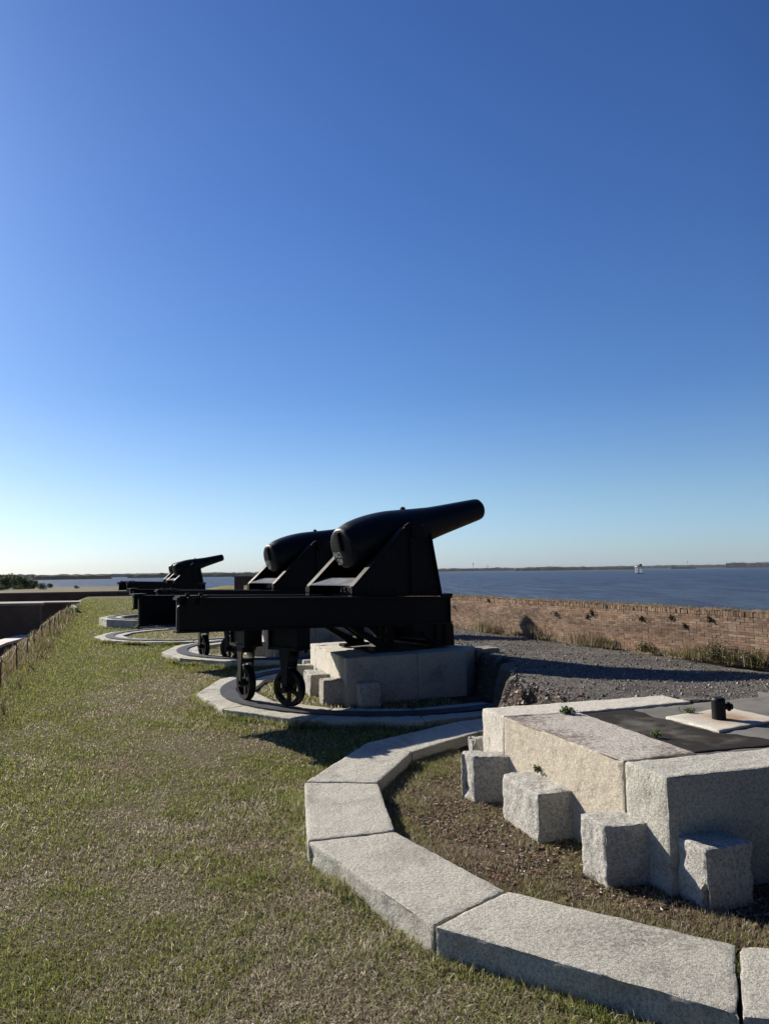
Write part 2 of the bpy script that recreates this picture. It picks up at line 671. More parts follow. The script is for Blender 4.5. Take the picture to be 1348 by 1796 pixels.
# lawn sheet with its inner edge rolling off
def build_lawn():
    ys = np.concatenate([np.arange(-6, 20, 0.25), np.arange(20, 66.1, 1.0)])
    us = np.concatenate([[-1.6, -0.9, -0.45, -0.2, 0], np.linspace(0.3, 22, 46)])
    V = []
    for y in ys:
        for u in us:
            x = edge_x(y) + u * 1.0
            z = 0.0
            if u < 0:
                z = -0.35 * (-u) ** 1.2
            z += 0.012 * noise.noise(Vector((x * 0.8, y * 0.8, 0)))
            V.append((x, y, z))
    n, m = len(ys), len(us)
    i = np.arange(n * m).reshape(n, m)
    F = np.stack([i[:-1, :-1], i[:-1, 1:], i[1:, 1:], i[1:, :-1]], -1).reshape(-1, 4)
    o = np_mesh('lawn', V, [F], M_LAWN, smooth=True)
    tag(o, kind='structure')


build_lawn()


def build_gravel():
    A = np.concatenate([np.arange(0.35, 3.4, 0.032), np.arange(3.4, 8, .08), np.arange(8, 44, .16)])
    Bv = np.concatenate([np.arange(-0.7, 1.3, 0.036), np.arange(1.3, 4.75, .09)])
    V = []
    for a in A:
        be = b_edge(a)
        for b in Bv:
            x, y = xy(a, b + -0.027 * max(0, a))
            p = Vector((x, y, 0))
            e = be + 0.26 * noise.noise(p * 1.3) + 0.20 * noise.noise(p * 4.2)
            s = (b + -0.027 * max(0, a) - e) / 0.34
            s = min(1, max(0, s))
            k = s * s * (3 - 2 * s)
            z = -0.06 + (0.68 - .055 * max(0, b - 1.2)) * k
            rough = 0.010 + 0.17 * (1 - abs(2 * k - 1)) * (1 if k < 0.999 else 0)
            z += noise.noise(p * 6) * rough + noise.noise(p * 17) * (rough * 0.6) + noise.noise(p * 38) * (rough * .3) + 0.02 * noise.noise(p * 0.9)
            V.append((x, y, z))
    n, m = len(A), len(Bv)
    i = np.arange(n * m).reshape(n, m)
    F = np.stack([i[:-1, :-1], i[:-1, 1:], i[1:, 1:], i[1:, :-1]], -1).reshape(-1, 4)
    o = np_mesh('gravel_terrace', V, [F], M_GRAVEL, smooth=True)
    tag(o, kind='structure')
    # terrace beside and behind the camera, out of frame
    bm = bmesh.new()
    a0 = 0.42
    pts = [(*xy(-12, 1.7), 0.60), (*xy(-12, 4.6), 0.47), (*xy(a0, 4.6), 0.47), (*xy(a0, 1.3), 0.60)]
    prism(bm, pts, (0, 0, -1.0))
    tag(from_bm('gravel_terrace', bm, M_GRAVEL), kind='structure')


build_gravel()

# ring floors: one sheet of leafy soil inside each curb
for k, (cx, cy) in enumerate(RINGS):
    bm = bmesh.new()
    z = 0.04 if k != 4 else 0.2
    bmesh.ops.create_circle(bm, cap_ends=True, segments=64, radius=2.3, matrix=Matrix.Translation((cx, cy, z)))
    tag(from_bm('soil_bed' if k < 3 else 'turf_bed', bm, M_SOIL if k < 3 else M_LAWN), kind='structure')

# ------------------------------------------------------------------ curbs
RO = [(1.62, 8.86), (0.80, 8.42), (-0.2, 7.48), (-0.698, 6.116), (-0.53, 4.822), (0.213, 3.674), (1.364, 2.938), (2.72, 2.72)]
RI = [(1.66, 8.24), (0.993, 7.897), (0.233, 7.083), (-0.088, 6.072), (0.043, 4.974), (0.636, 4.058), (1.603, 3.46), (2.72, 3.32)]


def seg_gap(o0, o1, i0, i1, g=0.006):
    o0, o1, i0, i1 = map(Vector, (o0, o1, i0, i1))
    do = (o1 - o0).normalized() * g
    di = (i1 - i0).normalized() * g
    return [o0 + do, o1 - do, i1 - di, i0 + di]


curb0 = empty('curb_ring', (0, 0, 0))
tag(curb0, 'plain granite curb ring nearest the viewer, wide blocks without an iron rail', 'curb', 'granite curb rings of the gun platforms')
for k in range(7):
    q = seg_gap(RO[k], RO[k + 1], RI[k], RI[k + 1])
    lift = [0, 0.0, 0.004, 0.0, -0.004, 0.0, -0.003][k]
    stone('curb_stone', q, -0.25, 0.15 + lift, M_GRAN, curb0, bev=0.016, seg=0.042, amp=0.005, chip=0.035, seed=k + 1)


def curb_ring(idx, label, zt, rout, rin, steps, a0, da, zb=-0.25):
    cx, cy = RINGS[idx]
    e = empty('curb_ring', (cx, cy, 0))
    tag(e, label, 'curb', 'granite curb rings of the gun platforms')
    for k in range(steps):
        t0, t1 = R(a0 + k * da), R(a0 + (k + 1) * da)
        P = lambda r, t_: (r * math.cos(t_), r * math.sin(t_))
        q = seg_gap(P(rout, t0), P(rout, t1), P(rin, t0), P(rin, t1), 0.005)
        stone('curb_stone', q[::-1], zb, zt, M_GRAN, e, bev=0.014, seg=0.09 if idx > 1 else 0.06, amp=0.006, chip=0.07, seed=idx * 11 + k)
    # flat iron rail laid in the stones
    bm = bmesh.new()
    n = 72
    prof = [(2.38, zt - 0.02), (2.38, zt + 0.022), (2.62, zt + 0.022), (2.62, zt - 0.02)]
    if idx == 4:
        prof = [(r - 0.05, z) for r, z in prof]
    rows = []
    for i in range(n + 1):
        th = R(a0 + 3 + (steps * da - 6) * i / n)
        rows.append([bm.verts.new((r * math.cos(th), r * math.sin(th), z)) for r, z in prof])
    for a, b in zip(rows, rows[1:]):
        for j in range(4):
            bm.faces.new((a[j], a[(j + 1) % 4], b[(j + 1) % 4], b[j]))
    bm.faces.new(rows[0])
    bm.faces.new(rows[-1][::-1])
    from_bm('iron_rail', bm, M_RUSTIRON, e, smooth=30)
    return e


curb_ring(1, 'granite curb ring with iron rail under the wheels of the nearest cannon', 0.09, 2.96, 2.14, 7, 108, 28.5)
curb_ring(2, 'granite curb ring with iron rail under the second cannon from the viewer', 0.13, 2.94, 2.14, 7, 112, 28.5)
curb_ring(3, 'empty low granite curb ring behind the rear end of the nearest cannon', 0.09, 2.94, 2.14, 7, 112, 28.5)
curb_ring(4, 'farthest curb ring, raised on a tall stone side, without a cannon', 0.32, 2.85, 2.14, 7, 112, 28.5, -0.05)

# ------------------------------------------------------------------ pedestals
ZP = 0.70
A0, B0 = at(1168, 1363, ZP).xy, at(845, 1243, ZP).xy


def lerp(a, b, t_):
    return a + (b - a) * t_


def buttress(parent, l, f_, r_, z0, z1, depth, seed, into):
    """block from its left, front and right top corners; it runs back 'into' the pedestal"""
    l, f_, r_ = Vector(l), Vector(f_), Vector(r_)
    r_ = r_ + (r_ - f_).normalized() * .035
    b_ = l + (r_ - f_)
    q = [f_, r_, b_, l]
    cen = (f_ + r_ + b_ + l) / 4
    if sum((q[i].x * q[(i + 1) % 4].y - q[(i + 1) % 4].x * q[i].y) for i in range(4)) < 0:
        q = q[::-1]
    return stone('buttress_block', q, z0, z1, M_GRANB, parent, bev=0.022, seg=0.035, amp=0.012, chip=0.16, seed=seed)


ped0 = empty('gun_pedestal', (0, 0, 0))
tag(ped0, 'low granite gun pedestal nearest the viewer, without a gun, topped by a rust-stained stone', 'pedestal', 'granite gun pedestals')
du0 = (B0 - A0).normalized()
dv0 = Vector((0.967, 0.254)).normalized()
WID = 2.9
J1 = A0 + du0 * ((at(1092, 1335, ZP).xy - A0).length)
J2 = A0 + du0 * ((at(880, 1257, ZP).xy - A0).length)
dvb = (at(1161, 1220, ZP).xy - B0).normalized()
IN1, IN2 = at(1220, 1320, ZP).xy, at(1016, 1249.5, ZP).xy
# front coping, side coping, back coping
A1r, J1r = A0 + dv0 * WID, J1 + dv0 * WID
stone('coping_stone', [A0, A1r, J1r, J1 + du0 * -0.005], -0.1, ZP, M_GRAN, ped0, bev=0.016, seg=0.05, amp=0.005, chip=0.06, seed=31)
sq = [J1 + du0 * 0.006, lerp(J1, IN1, 1.0) + du0 * 0.006, IN2 - du0 * 0.004, J2 - du0 * 0.004]
stone('coping_stone', sq, -0.1, ZP, M_SIDE, ped0, bev=0.014, seg=0.045, amp=0.005, chip=0.05, seed=32)
Cb, Db = at(1161, 1220, ZP).xy, at(1210, 1231, ZP).xy
stone('coping_stone', [J2 + du0 * 0.004, IN2 + du0 * 0.004, Db, Cb, B0], -0.1, ZP + 0.004, M_PALE, ped0, bev=0.014, seg=0.05, amp=0.005, chip=0.05, seed=33)
# slabs of the top, tar strip and stained stone
S = [at(1166, 1257, ZP).xy, at(1260, 1281, ZP).xy, at(1360, 1266, ZP).xy, at(1271, 1240, ZP).xy]
S[2] = S[1] + (S[3] - S[0])
T0 = J1 + dv0 * WID
slab = [IN1 + dv0 * 0.01, T0, T0 + du0 * 1.9, Db + (Db - IN2).normalized() * 1.0, Db, IN2]
stone('top_slab', slab, 0.2, ZP - 0.016, M_SLAB, ped0, bev=0.006, seg=0.09, amp=0.006, chip=0, seed=35)
tar = [IN1 + dv0 * 0.02 + du0 * 0.04, IN1 + dv0 * 0.86 + du0 * 0.05, S[1] + Vector((-0.05, -0.02)), S[0] + Vector((-0.06, 0.01)), lerp(IN2, Db, 0.42) - du0 * 0.05, IN2 - du0 * 0.03 + dv0 * 0.02]
tt = []
for i_, p_ in enumerate(tar):
    q_ = tar[(i_ + 1) % len(tar)]
    n_ = max(2, int((q_ - p_).length / .07))
    for k_ in range(n_):
        v_ = p_.lerp(q_, k_ / n_)
        w_ = Vector((noise.noise(Vector((v_.x * 11, v_.y * 11, 2))), noise.noise(Vector((v_.x * 11, v_.y * 11, 7)))))
        tt.append(v_ + (w_ * .05 if 0 < i_ < 4 else w_ * .008))
tar = tt
stone('tar_patch', tar, 0.4, ZP - 0.006, M_TAR, ped0, bev=0.004, seg=0.06, amp=0.004, chip=0, seed=36)
stone('pintle_stone', [S[0], S[1], S[2], S[3]][::1], 0.3, ZP + 0.002, M_STAIN, ped0, bev=0.012, seg=0.06, amp=0.004, chip=0.03, seed=37)
pc = at(1260, 1261, ZP + 0.002)
bm = bmesh.new()
rod(bm, pc + Vector((0, 0, -0.05)), pc + Vector((0, 0, 0.150)), 0.052, 28)
rod(bm, pc + Vector((0, 0, 0.150)), pc + Vector((0, 0, 0.166)), 0.052, 28, 0.044)
pin = from_bm('pintle', bm, M_IRON, ped0, smooth=40)
bm = bmesh.new()
q0 = pc + Vector((0.045, 0.0, 0.095))
rod(bm, q0, q0 + Vector((0.062, -0.004, 0)), 0.024, 6)
rod(bm, q0 + Vector((0.03, 0, 0)), q0 + Vector((0.04, 0, 0)), 0.036, 16)
from_bm('bolt', bm, M_IRON, pin, smooth=30)

BT = [((1016, 1426.5), (1060.5, 1450), (1136, 1443.4), 0.39),
      ((1174, 1460), (1237, 1491), (1309, 1479), 0.37),
      ((879, 1356), (942, 1393), (1012, 1385), 0.37),
      ((806, 1317), (829.5, 1327.5), (887.5, 1326), 0.405),
      ((820, 1291), (829, 1296), (860, 1296), 0.42)]
BQ = []
for k, (l, f_, r_, z) in enumerate(BT):
    P = [at(*p, z).xy for p in (l, f_, r_)]
    BQ.append((P, z))
    buttress(ped0, *P, -0.1, z, 0, 41 + k, None)

# pedestal of the nearest cannon, and the one behind it
A1, B1 = at(607, 1155, 0.70).xy, at(544, 1129, 0.70).xy
du1 = (B1 - A1).normalized()
dv1 = Vector((0.91, 0.415)).normalized()


def far_pedestal(off, label, seg):
    e = empty('gun_pedestal', (off.x, off.y, 0))
    tag(e, label, 'pedestal', 'granite gun pedestals')
    L = (B1 - A1).length
    w = 2.25
    P = lambda a, b: A1 + du1 * a + dv1 * b
    stone('coping_stone', [P(0, 0), P(0, 1.1), P(.4, 1.1), P(.4, 0)], -0.1, 0.70, M_GRAN, e, seg=seg, amp=0.008, chip=0.06, seed=51)
    stone('coping_stone', [P(0, 1.106), P(-0.02, w - .35), P(.35, w), P(.6, w), P(.4, 1.106)], -0.1, 0.70, M_GRAN, e, seg=seg, amp=0.008, chip=0.06, seed=52)
    stone('coping_stone', [P(.406, 0), P(.406, .5), P(L - .4, .5), P(L - .4, 0)], -0.1, 0.70, M_PALE, e, seg=seg, amp=0.006, chip=0.05, seed=53)
    stone('coping_stone', [P(L - .394, 0), P(L - .394, w), P(L, w), P(L, 0)], -0.1, 0.704, M_PALE, e, seg=seg, amp=0.006, chip=0.05, seed=54)
    stone('top_slab', [P(.41, .506), P(.41, w), P(L - .4, w), P(L - .4, .506)], 0.1, 0.685, M_SLAB, e, seg=seg * 1.5, amp=0.004, seed=55)
    stone('side_slab', [P(.30, w + .03), P(.34, w + .45), P(.7, w + .45), P(.7, w + .03)], 0.3, 0.66, M_CONC, e, seg=0.08, amp=0.02, chip=0.1, seed=59)
    sh = A1 - A0
    for k, (Q, z) in enumerate(BQ):
        PP = [q + sh for q in Q]
        if k == 1:
            PP = [q + Vector((0.06, 0.1)) for q in PP]
        buttress(e, *PP, -0.1, z, 0, 61 + k, None)
    return e


far_pedestal(Vector((0, 0)), 'granite gun pedestal carrying the nearest cannon', 0.07)
far_pedestal(Vector((-2.0, 5.45)), 'granite gun pedestal carrying the second cannon from the viewer, mostly in shade', 0.12)

# ------------------------------------------------------------------ cannon
L_CH, W_CH = 4.42, 1.47
ANG = math.atan2(0.593, 0.805)


def zt(t_): return 1.612 - 0.0285 * t_
def zb(t_): return 1.185 - 0.026 * t_


def plate(bm, tz, w0, w1):
    prism(bm, [Vector((t_, w0, z)) for t_, z in tz], (0, w1 - w0, 0))


def build_rail(parent, w, side):
    bm = bmesh.new()
    L = L_CH
    plate(bm, [(0.02, zb(0) + .025), (L - .02, zb(L) + .025), (L - .02, zt(L) - .03), (0.02, zt(0) - .03)], w - 0.013, w + 0.013)
    # flanges
    plate(bm, [(0, zt(0) - .03), (L, zt(L) - .03), (L, zt(L)), (0, zt(0))], w - 0.06, w + 0.075)
    plate(bm, [(0, zb(0)), (L, zb(L)), (L, zb(L) + .025), (0, zb(0) + .025)], w - 0.055, w + 0.055)
    # stiffeners and end posts
    for t_ in (0.03, L - 0.05):
        box(bm, t_, t_ + 0.025, w - 0.05, w + 0.05, zb(t_) + .026, zt(t_) - .031)
    n = 26
    for i in range(n):
        t_ = 0.15 + i * (L - 0.3) / (n - 1)
        for z in (zt(t_) - 0.055, zb(t_) + 0.05):
            rod(bm, (t_, w + side * 0.010, z), (t_, w + side * 0.021, z), 0.011, 8)
    return from_bm('chassis_rail', bm, M_IRON, parent)


def build_wheel(parent, pos, nrm, rad):
    """traversing wheel; pos local axle point, nrm axle direction, with fork and truck box"""
    x = Vector((nrm[0], nrm[1], 0)).normalized()
    M = Matrix.Translation(pos) @ Matrix(((x.x, -x.y, 0, 0), (x.y, x.x, 0, 0), (0, 0, 1, 0), (0, 0, 0, 1)))
    bm = bmesh.new()
    r = rad
    prof = [(-.045, r - .05), (-.045, r - .004), (-.04, r), (.028, r), (.034, r + .012), (.046, r + .010), (.048, r - .05), (-.045, r - .05)]
    lathe(bm, prof, 40, M)
    lathe(bm, [(-.07, 0), (-.07, .045), (-.05, .055), (.05, .055), (.07, .045), (.07, 0)], 20, M)
    for k in range(6):
        th = R(30 + 60 * k)
        c_, s_ = math.cos(th), math.sin(th)
        for sgn in (1,):
            pts = []
            for (rr, hw) in ((0.04, 0.030), (r - 0.04, 0.020)):
                pts.append((rr, hw))
            a, b = pts
            P = [Vector((-.018, c_ * a[0] - s_ * a[1], s_ * a[0] + c_ * a[1])), Vector((-.018, c_ * b[0] - s_ * b[1], s_ * b[0] + c_ * b[1])),
                 Vector((-.018, c_ * b[0] + s_ * b[1], s_ * b[0] - c_ * b[1])), Vector((-.018, c_ * a[0] + s_ * a[1], s_ * a[0] - c_ * a[1]))]
            v0 = [bm.verts.new(M @ p) for p in P]
            v1 = [bm.verts.new(M @ (p + Vector((.036, 0, 0)))) for p in P]
            bm.faces.new(v0); bm.faces.new(v1[::-1])
            for i in range(4):
                bm.faces.new((v0[i], v0[(i + 1) % 4], v1[(i + 1) % 4], v1[i]))
    from_bm('wheel', bm, M_IRON, parent, smooth=35)
    # fork
    bm = bmesh.new()
    top = 0.86 - pos[2]
    for s_ in (-1, 1):
        x0, x1 = sorted((s_ * 0.075, s_ * 0.10))
        prism(bm, [M @ Vector((x0, y, z)) for y, z in ((-.045, -.055), (.045, -.055), (.055, .25), (.095, top), (-.095, top), (-.055, .25))],
              M.to_3x3() @ Vector((x1 - x0, 0, 0)))
        rod(bm, M @ Vector((s_ * .101, 0, 0)), M @ Vector((s_ * .128, 0, 0)), 0.032, 12)
    box(bm, -.074, .074, -.05, .05, rad + .035, rad + .09, M)
    box(bm, -.074, .074, -.045, .045, top - .09, top, M)
    # truck box up to the chassis, with ribs and side pin
    box(bm, -.14, .14, -.26, .26, top + 0.002, top + .04, M)
    box(bm, -.10, .10, -.24, .24, top + .042, top + .27, M)
    for y in (-.255, .235):
        box(bm, -.135, .135, y, y + .02, top + .042, top + .27, M)
    box(bm, -.14, .14, -.26, .26, top + .272, 1.152 - pos[2], M)
    rod(bm, M @ Vector((0.0, -.26, top + .03)), M @ Vector((0.0, -.31, top + .03)), 0.03, 12)
    rod(bm, M @ Vector((0.0, -.29, top + .03)), M @ Vector((0.0, -.30, top - .03)), 0.022, 10)
    from_bm('wheel_fork', bm, M_IRON, parent)


def text_mesh(name, s, size, M, parent):
    cu = bpy.data.curves.new(name, 'FONT')
    cu.body = s
    cu.size = size
    cu.align_x = 'CENTER'
    cu.extrude = 0.0008
    cu.offset = 0.0022
    cu.space_character = 1.1
    tmp = bpy.data.objects.new('tmp_text', cu)
    COL.objects.link(tmp)
    dg = bpy.context.evaluated_depsgraph_get()
    me = bpy.data.meshes.new_from_object(tmp.evaluated_get(dg))
    bpy.data.objects.remove(tmp)
    me.transform(M)
    me.name = name
    me.materials.clear()
    return link(name, me, M_WHITE, parent)


def make_cannon(label, number, wheels):
    c = empty('cannon', (-2.55, 8.70, 0), ANG)
    tag(c, label, 'cannon', 'black iron fortress cannons on carriages')
    build_rail(c, 0.0, -1)
    build_rail(c, W_CH, 1)
    # rear end plate and its ledge
    bm = bmesh.new()
    box(bm, -0.07, 0.10, W_CH - .10, W_CH + .12, zt(0) + .002, zt(0) + .022)
    box(bm, -0.05, 0.0, W_CH - .02, W_CH + .04, zt(0) - .12, zt(0) - .004)
    box(bm, 0.50, 0.56, 0.062, W_CH - .062, zb(0) + .06, zb(0) + .20)
    box(bm, -0.03, 0.02, W_CH - .06, W_CH + .05, zb(0) - .012, zb(0) - .001)
    from_bm('rear_crossbar', bm, M_IRON, c)
    bm = bmesh.new()
    box(bm, L_CH - .02, L_CH - .002, 0.062, W_CH - .062, zb(L_CH) + .03, zt(L_CH) - .035)
    for t_ in (1.2, 2.4, 3.4):
        box(bm, t_, t_ + .02, 0.03, W_CH - .03, zb(t_) + .03, zt(t_) - .10)
    box(bm, .12, L_CH - .05, 0.08, W_CH - .08, 1.20, 1.215)
    from_bm('chassis_floor', bm, M_IRON, c)
    # front stops on the rails
    for w in (0.02, W_CH - .02):
        bm = bmesh.new()
        plate(bm, [(L_CH - .12, zt(L_CH) + .004), (L_CH + .03, zt(L_CH) + .001), (L_CH + .03, zt(L_CH) + .045), (L_CH - .06, zt(L_CH) + .05)], w - .06, w + .06)
        from_bm('recoil_stop', bm, M_IRON, c)
    # rear roller bracket on near rail
    bm = bmesh.new()
    for t_ in (0.10, 0.27):
        box(bm, t_, t_ + .05, -0.085, -0.061, zt(0) - .10, zt(0) + .05)
        rod(bm, (t_ + .025, -0.13, zt(0) - .02), (t_ + .025, -0.062, zt(0) - .02), 0.028, 14)
    box(bm, 0.02, 0.42, -0.084, 0.08, zt(0) + .0, zt(0) + .02)
    rod(bm, (0.03, -.09, zt(0) - .12), (0.03, -.06, zt(0) - .12), 0.03, 14)
    from_bm('roller_bracket', bm, M_IRON, c)
    # front pintle bracket (solid wedge with ribs) and lattice brace
    bm = bmesh.new()
    ZF = 0.72
    prof = [(3.66, zb(3.66) - .002), (4.44, zb(4.44) - .002), (4.50, zb(4.5) - .02), (4.52, ZF), (4.06, ZF), (3.98, .82), (3.84, .93), (3.70, .985)]
    plate(bm, prof, 0.02, 0.06)
    plate(bm, prof, W_CH - .06, W_CH - .02)
    plate(bm, [(4.08, ZF), (4.50, ZF), (4.50, ZF + .035), (4.08, ZF + .035)], 0.062, W_CH - .062)
    plate(bm, [(3.70, 1.03), (4.46, 1.01), (4.46, 1.06), (3.70, 1.08)], 0.062, W_CH - .062)
    plate(bm, [(4.46, ZF + .04), (4.49, ZF + .04), (4.48, 1.0), (4.45, 1.0)], 0.062, W_CH - .062)
    for t_ in (4.12, 4.3):
        box(bm, t_, t_ + .03, -0.01, 0.018, ZF + .02, 1.05)
    prism(bm, [Vector((3.86, -.008, .93)), Vector((4.12, -.008, .745)), Vector((4.12, -.008, .785)), Vector((3.88, -.008, .97))], (0, .026, 0))
    from_bm('pintle_bracket', bm, M_IRON, c)
    bm = bmesh.new()
    rod(bm, (3.62, .7, .68), (3.62, .7, zb(3.6)), 0.055, 18)
    rod(bm, (3.62, .7, .70), (3.62, .7, .76), 0.10, 18)
    from_bm('pintle', bm, M_IRON, c, smooth=35)
    for w in (0.30, 1.10):
        bm = bmesh.new()
        plate(bm, [(2.62, zb(2.6) + .01), (2.74, zb(2.7) + .01), (3.42, .80), (3.42, .72), (3.25, .74)], w - .015, w + .015)
        plate(bm, [(2.95, zb(3) + .01), (3.05, zb(3) + .01), (3.5, .86), (3.5, .78)], w - .012, w + .012)
        plate(bm, [(3.36, .72), (3.52, .72), (3.52, zb(3.5) + .01), (3.40, zb(3.4) + .01)], w - .02, w + .02)
        plate(bm, [(3.10, .715), (3.58, .715), (3.58, .76), (3.10, .76)], w - .08, w + .08)
        plate(bm, [(2.66, zb(2.6) - .03), (3.40, zb(3.4) - .03), (3.40, zb(3.4) + .0), (2.66, zb(2.6) + .0)], w - .07, w + .07)
        from_bm('brace', bm, M_IRON, c)
    # carriage cheeks
    prof = [(2.62, zt(2.62) + .003), (2.62, 1.665), (2.66, 1.70), (3.60, 2.565), (3.72, 2.64), (3.86, 2.655), (4.02, 2.60), (4.13, 2.50), (4.34, zt(4.34) + .003)]
    for w, s_ in ((0.13, -1), (W_CH - .13, 1)):
        bm = bmesh.new()
        plate(bm, prof, w - .012, w + .012)
        # angle-iron rims along the edges
        for (p, q) in (((2.62, 1.53), (2.62, 1.665)), ((2.64, 1.685), (3.60, 2.565)), ((4.13, 2.50), (4.34, 1.50)), ((2.62, 1.56), (4.33, 1.51))):
            p_, q_ = Vector((p[0], 0, p[1])), Vector((q[0], 0, q[1]))
            d = (q_ - p_).normalized()
            nn = Vector((-d.z, 0, d.x)) * -1
            if p[0] > 4 or (p[0] == 2.62 and q[0] > 4):
                nn = -nn
            if p == (4.13, 2.50):
                nn = Vector((-1, 0, -0.2)).normalized()
            if p == (2.62, 1.56):
                nn = Vector((0, 0, 1))
            if p == (2.62, 1.53):
                nn = Vector((1, 0, 0))
            q4 = [p_, q_, q_ + nn * .022, p_ + nn * .022]
            prism(bm, [v + Vector((0, w - .055, 0)) for v in q4], (0, .11, 0))
        rng_ = random.Random(3)
        dots = [(4.19 - (z - 1.6) * .19, z) for z in (1.62, 1.8, 1.98, 2.16, 2.34)]
        dots += [(2.9 + k * .13, 1.62) for k in range(10)]
        dots += [(2.9 + k * .17, 1.83 + k * .156) for k in range(5)]
        dots += [(3.45, 1.95), (3.7, 2.2), (3.62, 1.75), (3.9, 1.9), (3.95, 2.3), (3.5, 2.2)]
        for (t_, z) in dots:
            rod(bm, (t_, w + s_ * .011, z), (t_, w + s_ * .026, z), 0.015, 8)
        ch = from_bm('carriage_cheek', bm, M_IRON, c)
        bm = bmesh.new()
        box(bm, 3.72, 3.90, w + (s_ * .014 if s_ > 0 else -.05), w + (.05 if s_ > 0 else -.014), 1.53, 2.42)
        for k in (0,):
            rod(bm, (3.85, w - .07, 2.50), (3.85, w + .07, 2.50), 0.115, 26)
            rod(bm, (3.85, w + s_ * .07, 2.50), (3.85, w + s_ * .085, 2.50), 0.075, 26)
        from_bm('trunnion_plate', bm, M_IRON, ch, smooth=35)
    # sloping transom deck between the cheeks, and a dark rear transom with a catch
    bm = bmesh.new()
    plate(bm, [(2.66, 1.705), (2.93, 1.80), (2.93, 1.785), (2.66, 1.69)], 0.19, W_CH - .19)
    o = from_bm('transom_deck', bm, M_DECK, c)
    bm = bmesh.new()
    plate(bm, [(3.0, 1.54), (3.03, 1.54), (3.03, 1.79), (3.0, 1.79)], 0.146, W_CH - .146)
    plate(bm, [(3.9, 1.54), (3.93, 1.54), (3.93, 2.1), (3.9, 2.1)], 0.146, W_CH - .146)
    plate(bm, [(2.9, 1.52), (4.2, 1.50), (4.2, 1.53), (2.9, 1.545)], 0.146, W_CH - .146)
    box(bm, 2.60, 2.66, 0.20, 0.34, 1.60, 1.63)
    rod(bm, (2.58, .22, 1.63), (2.66, .32, 1.66), .012, 8)
    rod(bm, (2.60, .30, 1.60), (2.60, .30, 1.67), .014, 8)
    from_bm('transom', bm, M_IRON, c)
    # barrel
    P0, P1 = Vector((2.85, .70, 2.245)), Vector((5.75, .70, 2.975))
    ax = (P1 - P0).normalized()
    up = Vector((-ax.z, 0, ax.x))
    M = Matrix.Translation(P0) @ Matrix(((ax.x, 0, up.x, 0), (0, 1, 0, 0), (ax.z, 0, up.z, 0), (0, 0, 0, 1)))
    Lb = (P1 - P0).length
    prof = [(0.0, 0), (0.0, .27), (.008, .295), (.03, .315), (.07, .330), (.085, .326), (.14, .352), (.25, .380), (.42, .400), (.60, .408), (.78, .405), (.95, .394), (1.10, .375),
            (1.28, .350), (1.46, .322), (1.64, .298), (1.85, .270), (2.1, .250), (2.4, .229), (2.7, .209), (Lb - .06, .193), (Lb - .02, .186), (Lb, .170), (Lb, .12), (Lb - .5, .12), (Lb - .5, 0)]
    bm = bmesh.new()
    lathe(bm, prof, 64, M)
    bar = from_bm('barrel', bm, M_BARREL, c, smooth=32)
    bm = bmesh.new()
    box(bm, -.030, .004, -.042, .042, -.03, .262, M)
    for k in range(7):
        box(bm, -.048, -.032, -.046, .046, -.02 + k * .04, .0 + k * .04, M)
    from_bm('elevating_ratchet', bm, M_BARREL, bar)
    bm = bmesh.new()
    box(bm, 1.30, 1.36, -.03, .03, .325, .372, M)
    box(bm, 1.31, 1.35, -.012, .012, .372, .385, M)
    from_bm('sight', bm, M_BARREL, bar)
    bm = bmesh.new()
    rod(bm, M @ Vector((1.18, -.62, -.02)), M @ Vector((1.18, .62, -.02)), .10, 26)
    from_bm('trunnion', bm, M_BARREL, bar, smooth=35)
    # white number painted on the breech face: text x = -w, y = up, normal = -axis
    def TM(y, z):
        o_ = P0 + Vector((0, y, 0)) + up * z - ax * .0012
        return Matrix(((0, up.x, -ax.x, o_.x), (-1, up.y, -ax.y, o_.y), (0, up.z, -ax.z, o_.z), (0, 0, 0, 1)))
    if number:
        text_mesh('painted_number', 'NO.', 0.125, TM(.135, -.135), bar)
        text_mesh('painted_number', number, 0.125, TM(.105, -.245), bar)
    for (pos, nrm, rad) in wheels:
        build_wheel(c, pos, nrm, rad)
    return c


iM = Matrix.Rotation(-ANG, 3, 'Z')


def loc_of(px, py, zc, rad, ctr, off=Vector((0, 0, 0))):
    w = at(px, py, zc)
    p = iM @ (w - Vector((-2.55, 8.70, 0)))
    n_ = iM @ Vector((ctr[0] - w.x, ctr[1] - w.y, 0))
    return (Vector((p.x, p.y, zc + rad)), (n_.x, n_.y), rad)


WH = [loc_of(507, 1238, 0.114, 0.242, RINGS[1]), loc_of(431, 1226, 0.114, 0.242, RINGS[1])]
gun1 = make_cannon('nearest black cannon, its breech painted with the number 29', '29', WH)
gun2 = make_cannon('second black cannon, overlapped by the nearest cannon, number 28 on its breech', '28', WH)
gun2.location = (-4.52, 14.1, -0.03)


def copy_tree(o, parent=None):
    c = o.copy()
    COL.objects.link(c)
    if parent is not None:
        c.parent = parent
    for ch in list(o.children):
        copy_tree(ch, c)
    return c


gun3 = copy_tree(gun1)
gun3.location = (-13.8, 38.2, -0.15)
gun3.rotation_euler = (0, 0, ANG)
gun3['label'] = 'third black cannon, small in the distance, in front of the farthest one'
gun4 = copy_tree(gun1)
gun4.location = (-15.65, 43.6, -0.13)
gun4.rotation_euler = (0, 0, ANG)
gun4['label'] = 'farthest black cannon, mostly hidden behind the third one'
for g in (gun3, gun4):
    for ch in list(g.children):
        for s_ in list(ch.children):
            if s_.name.startswith('painted_number'):
                bpy.data.objects.remove(s_)

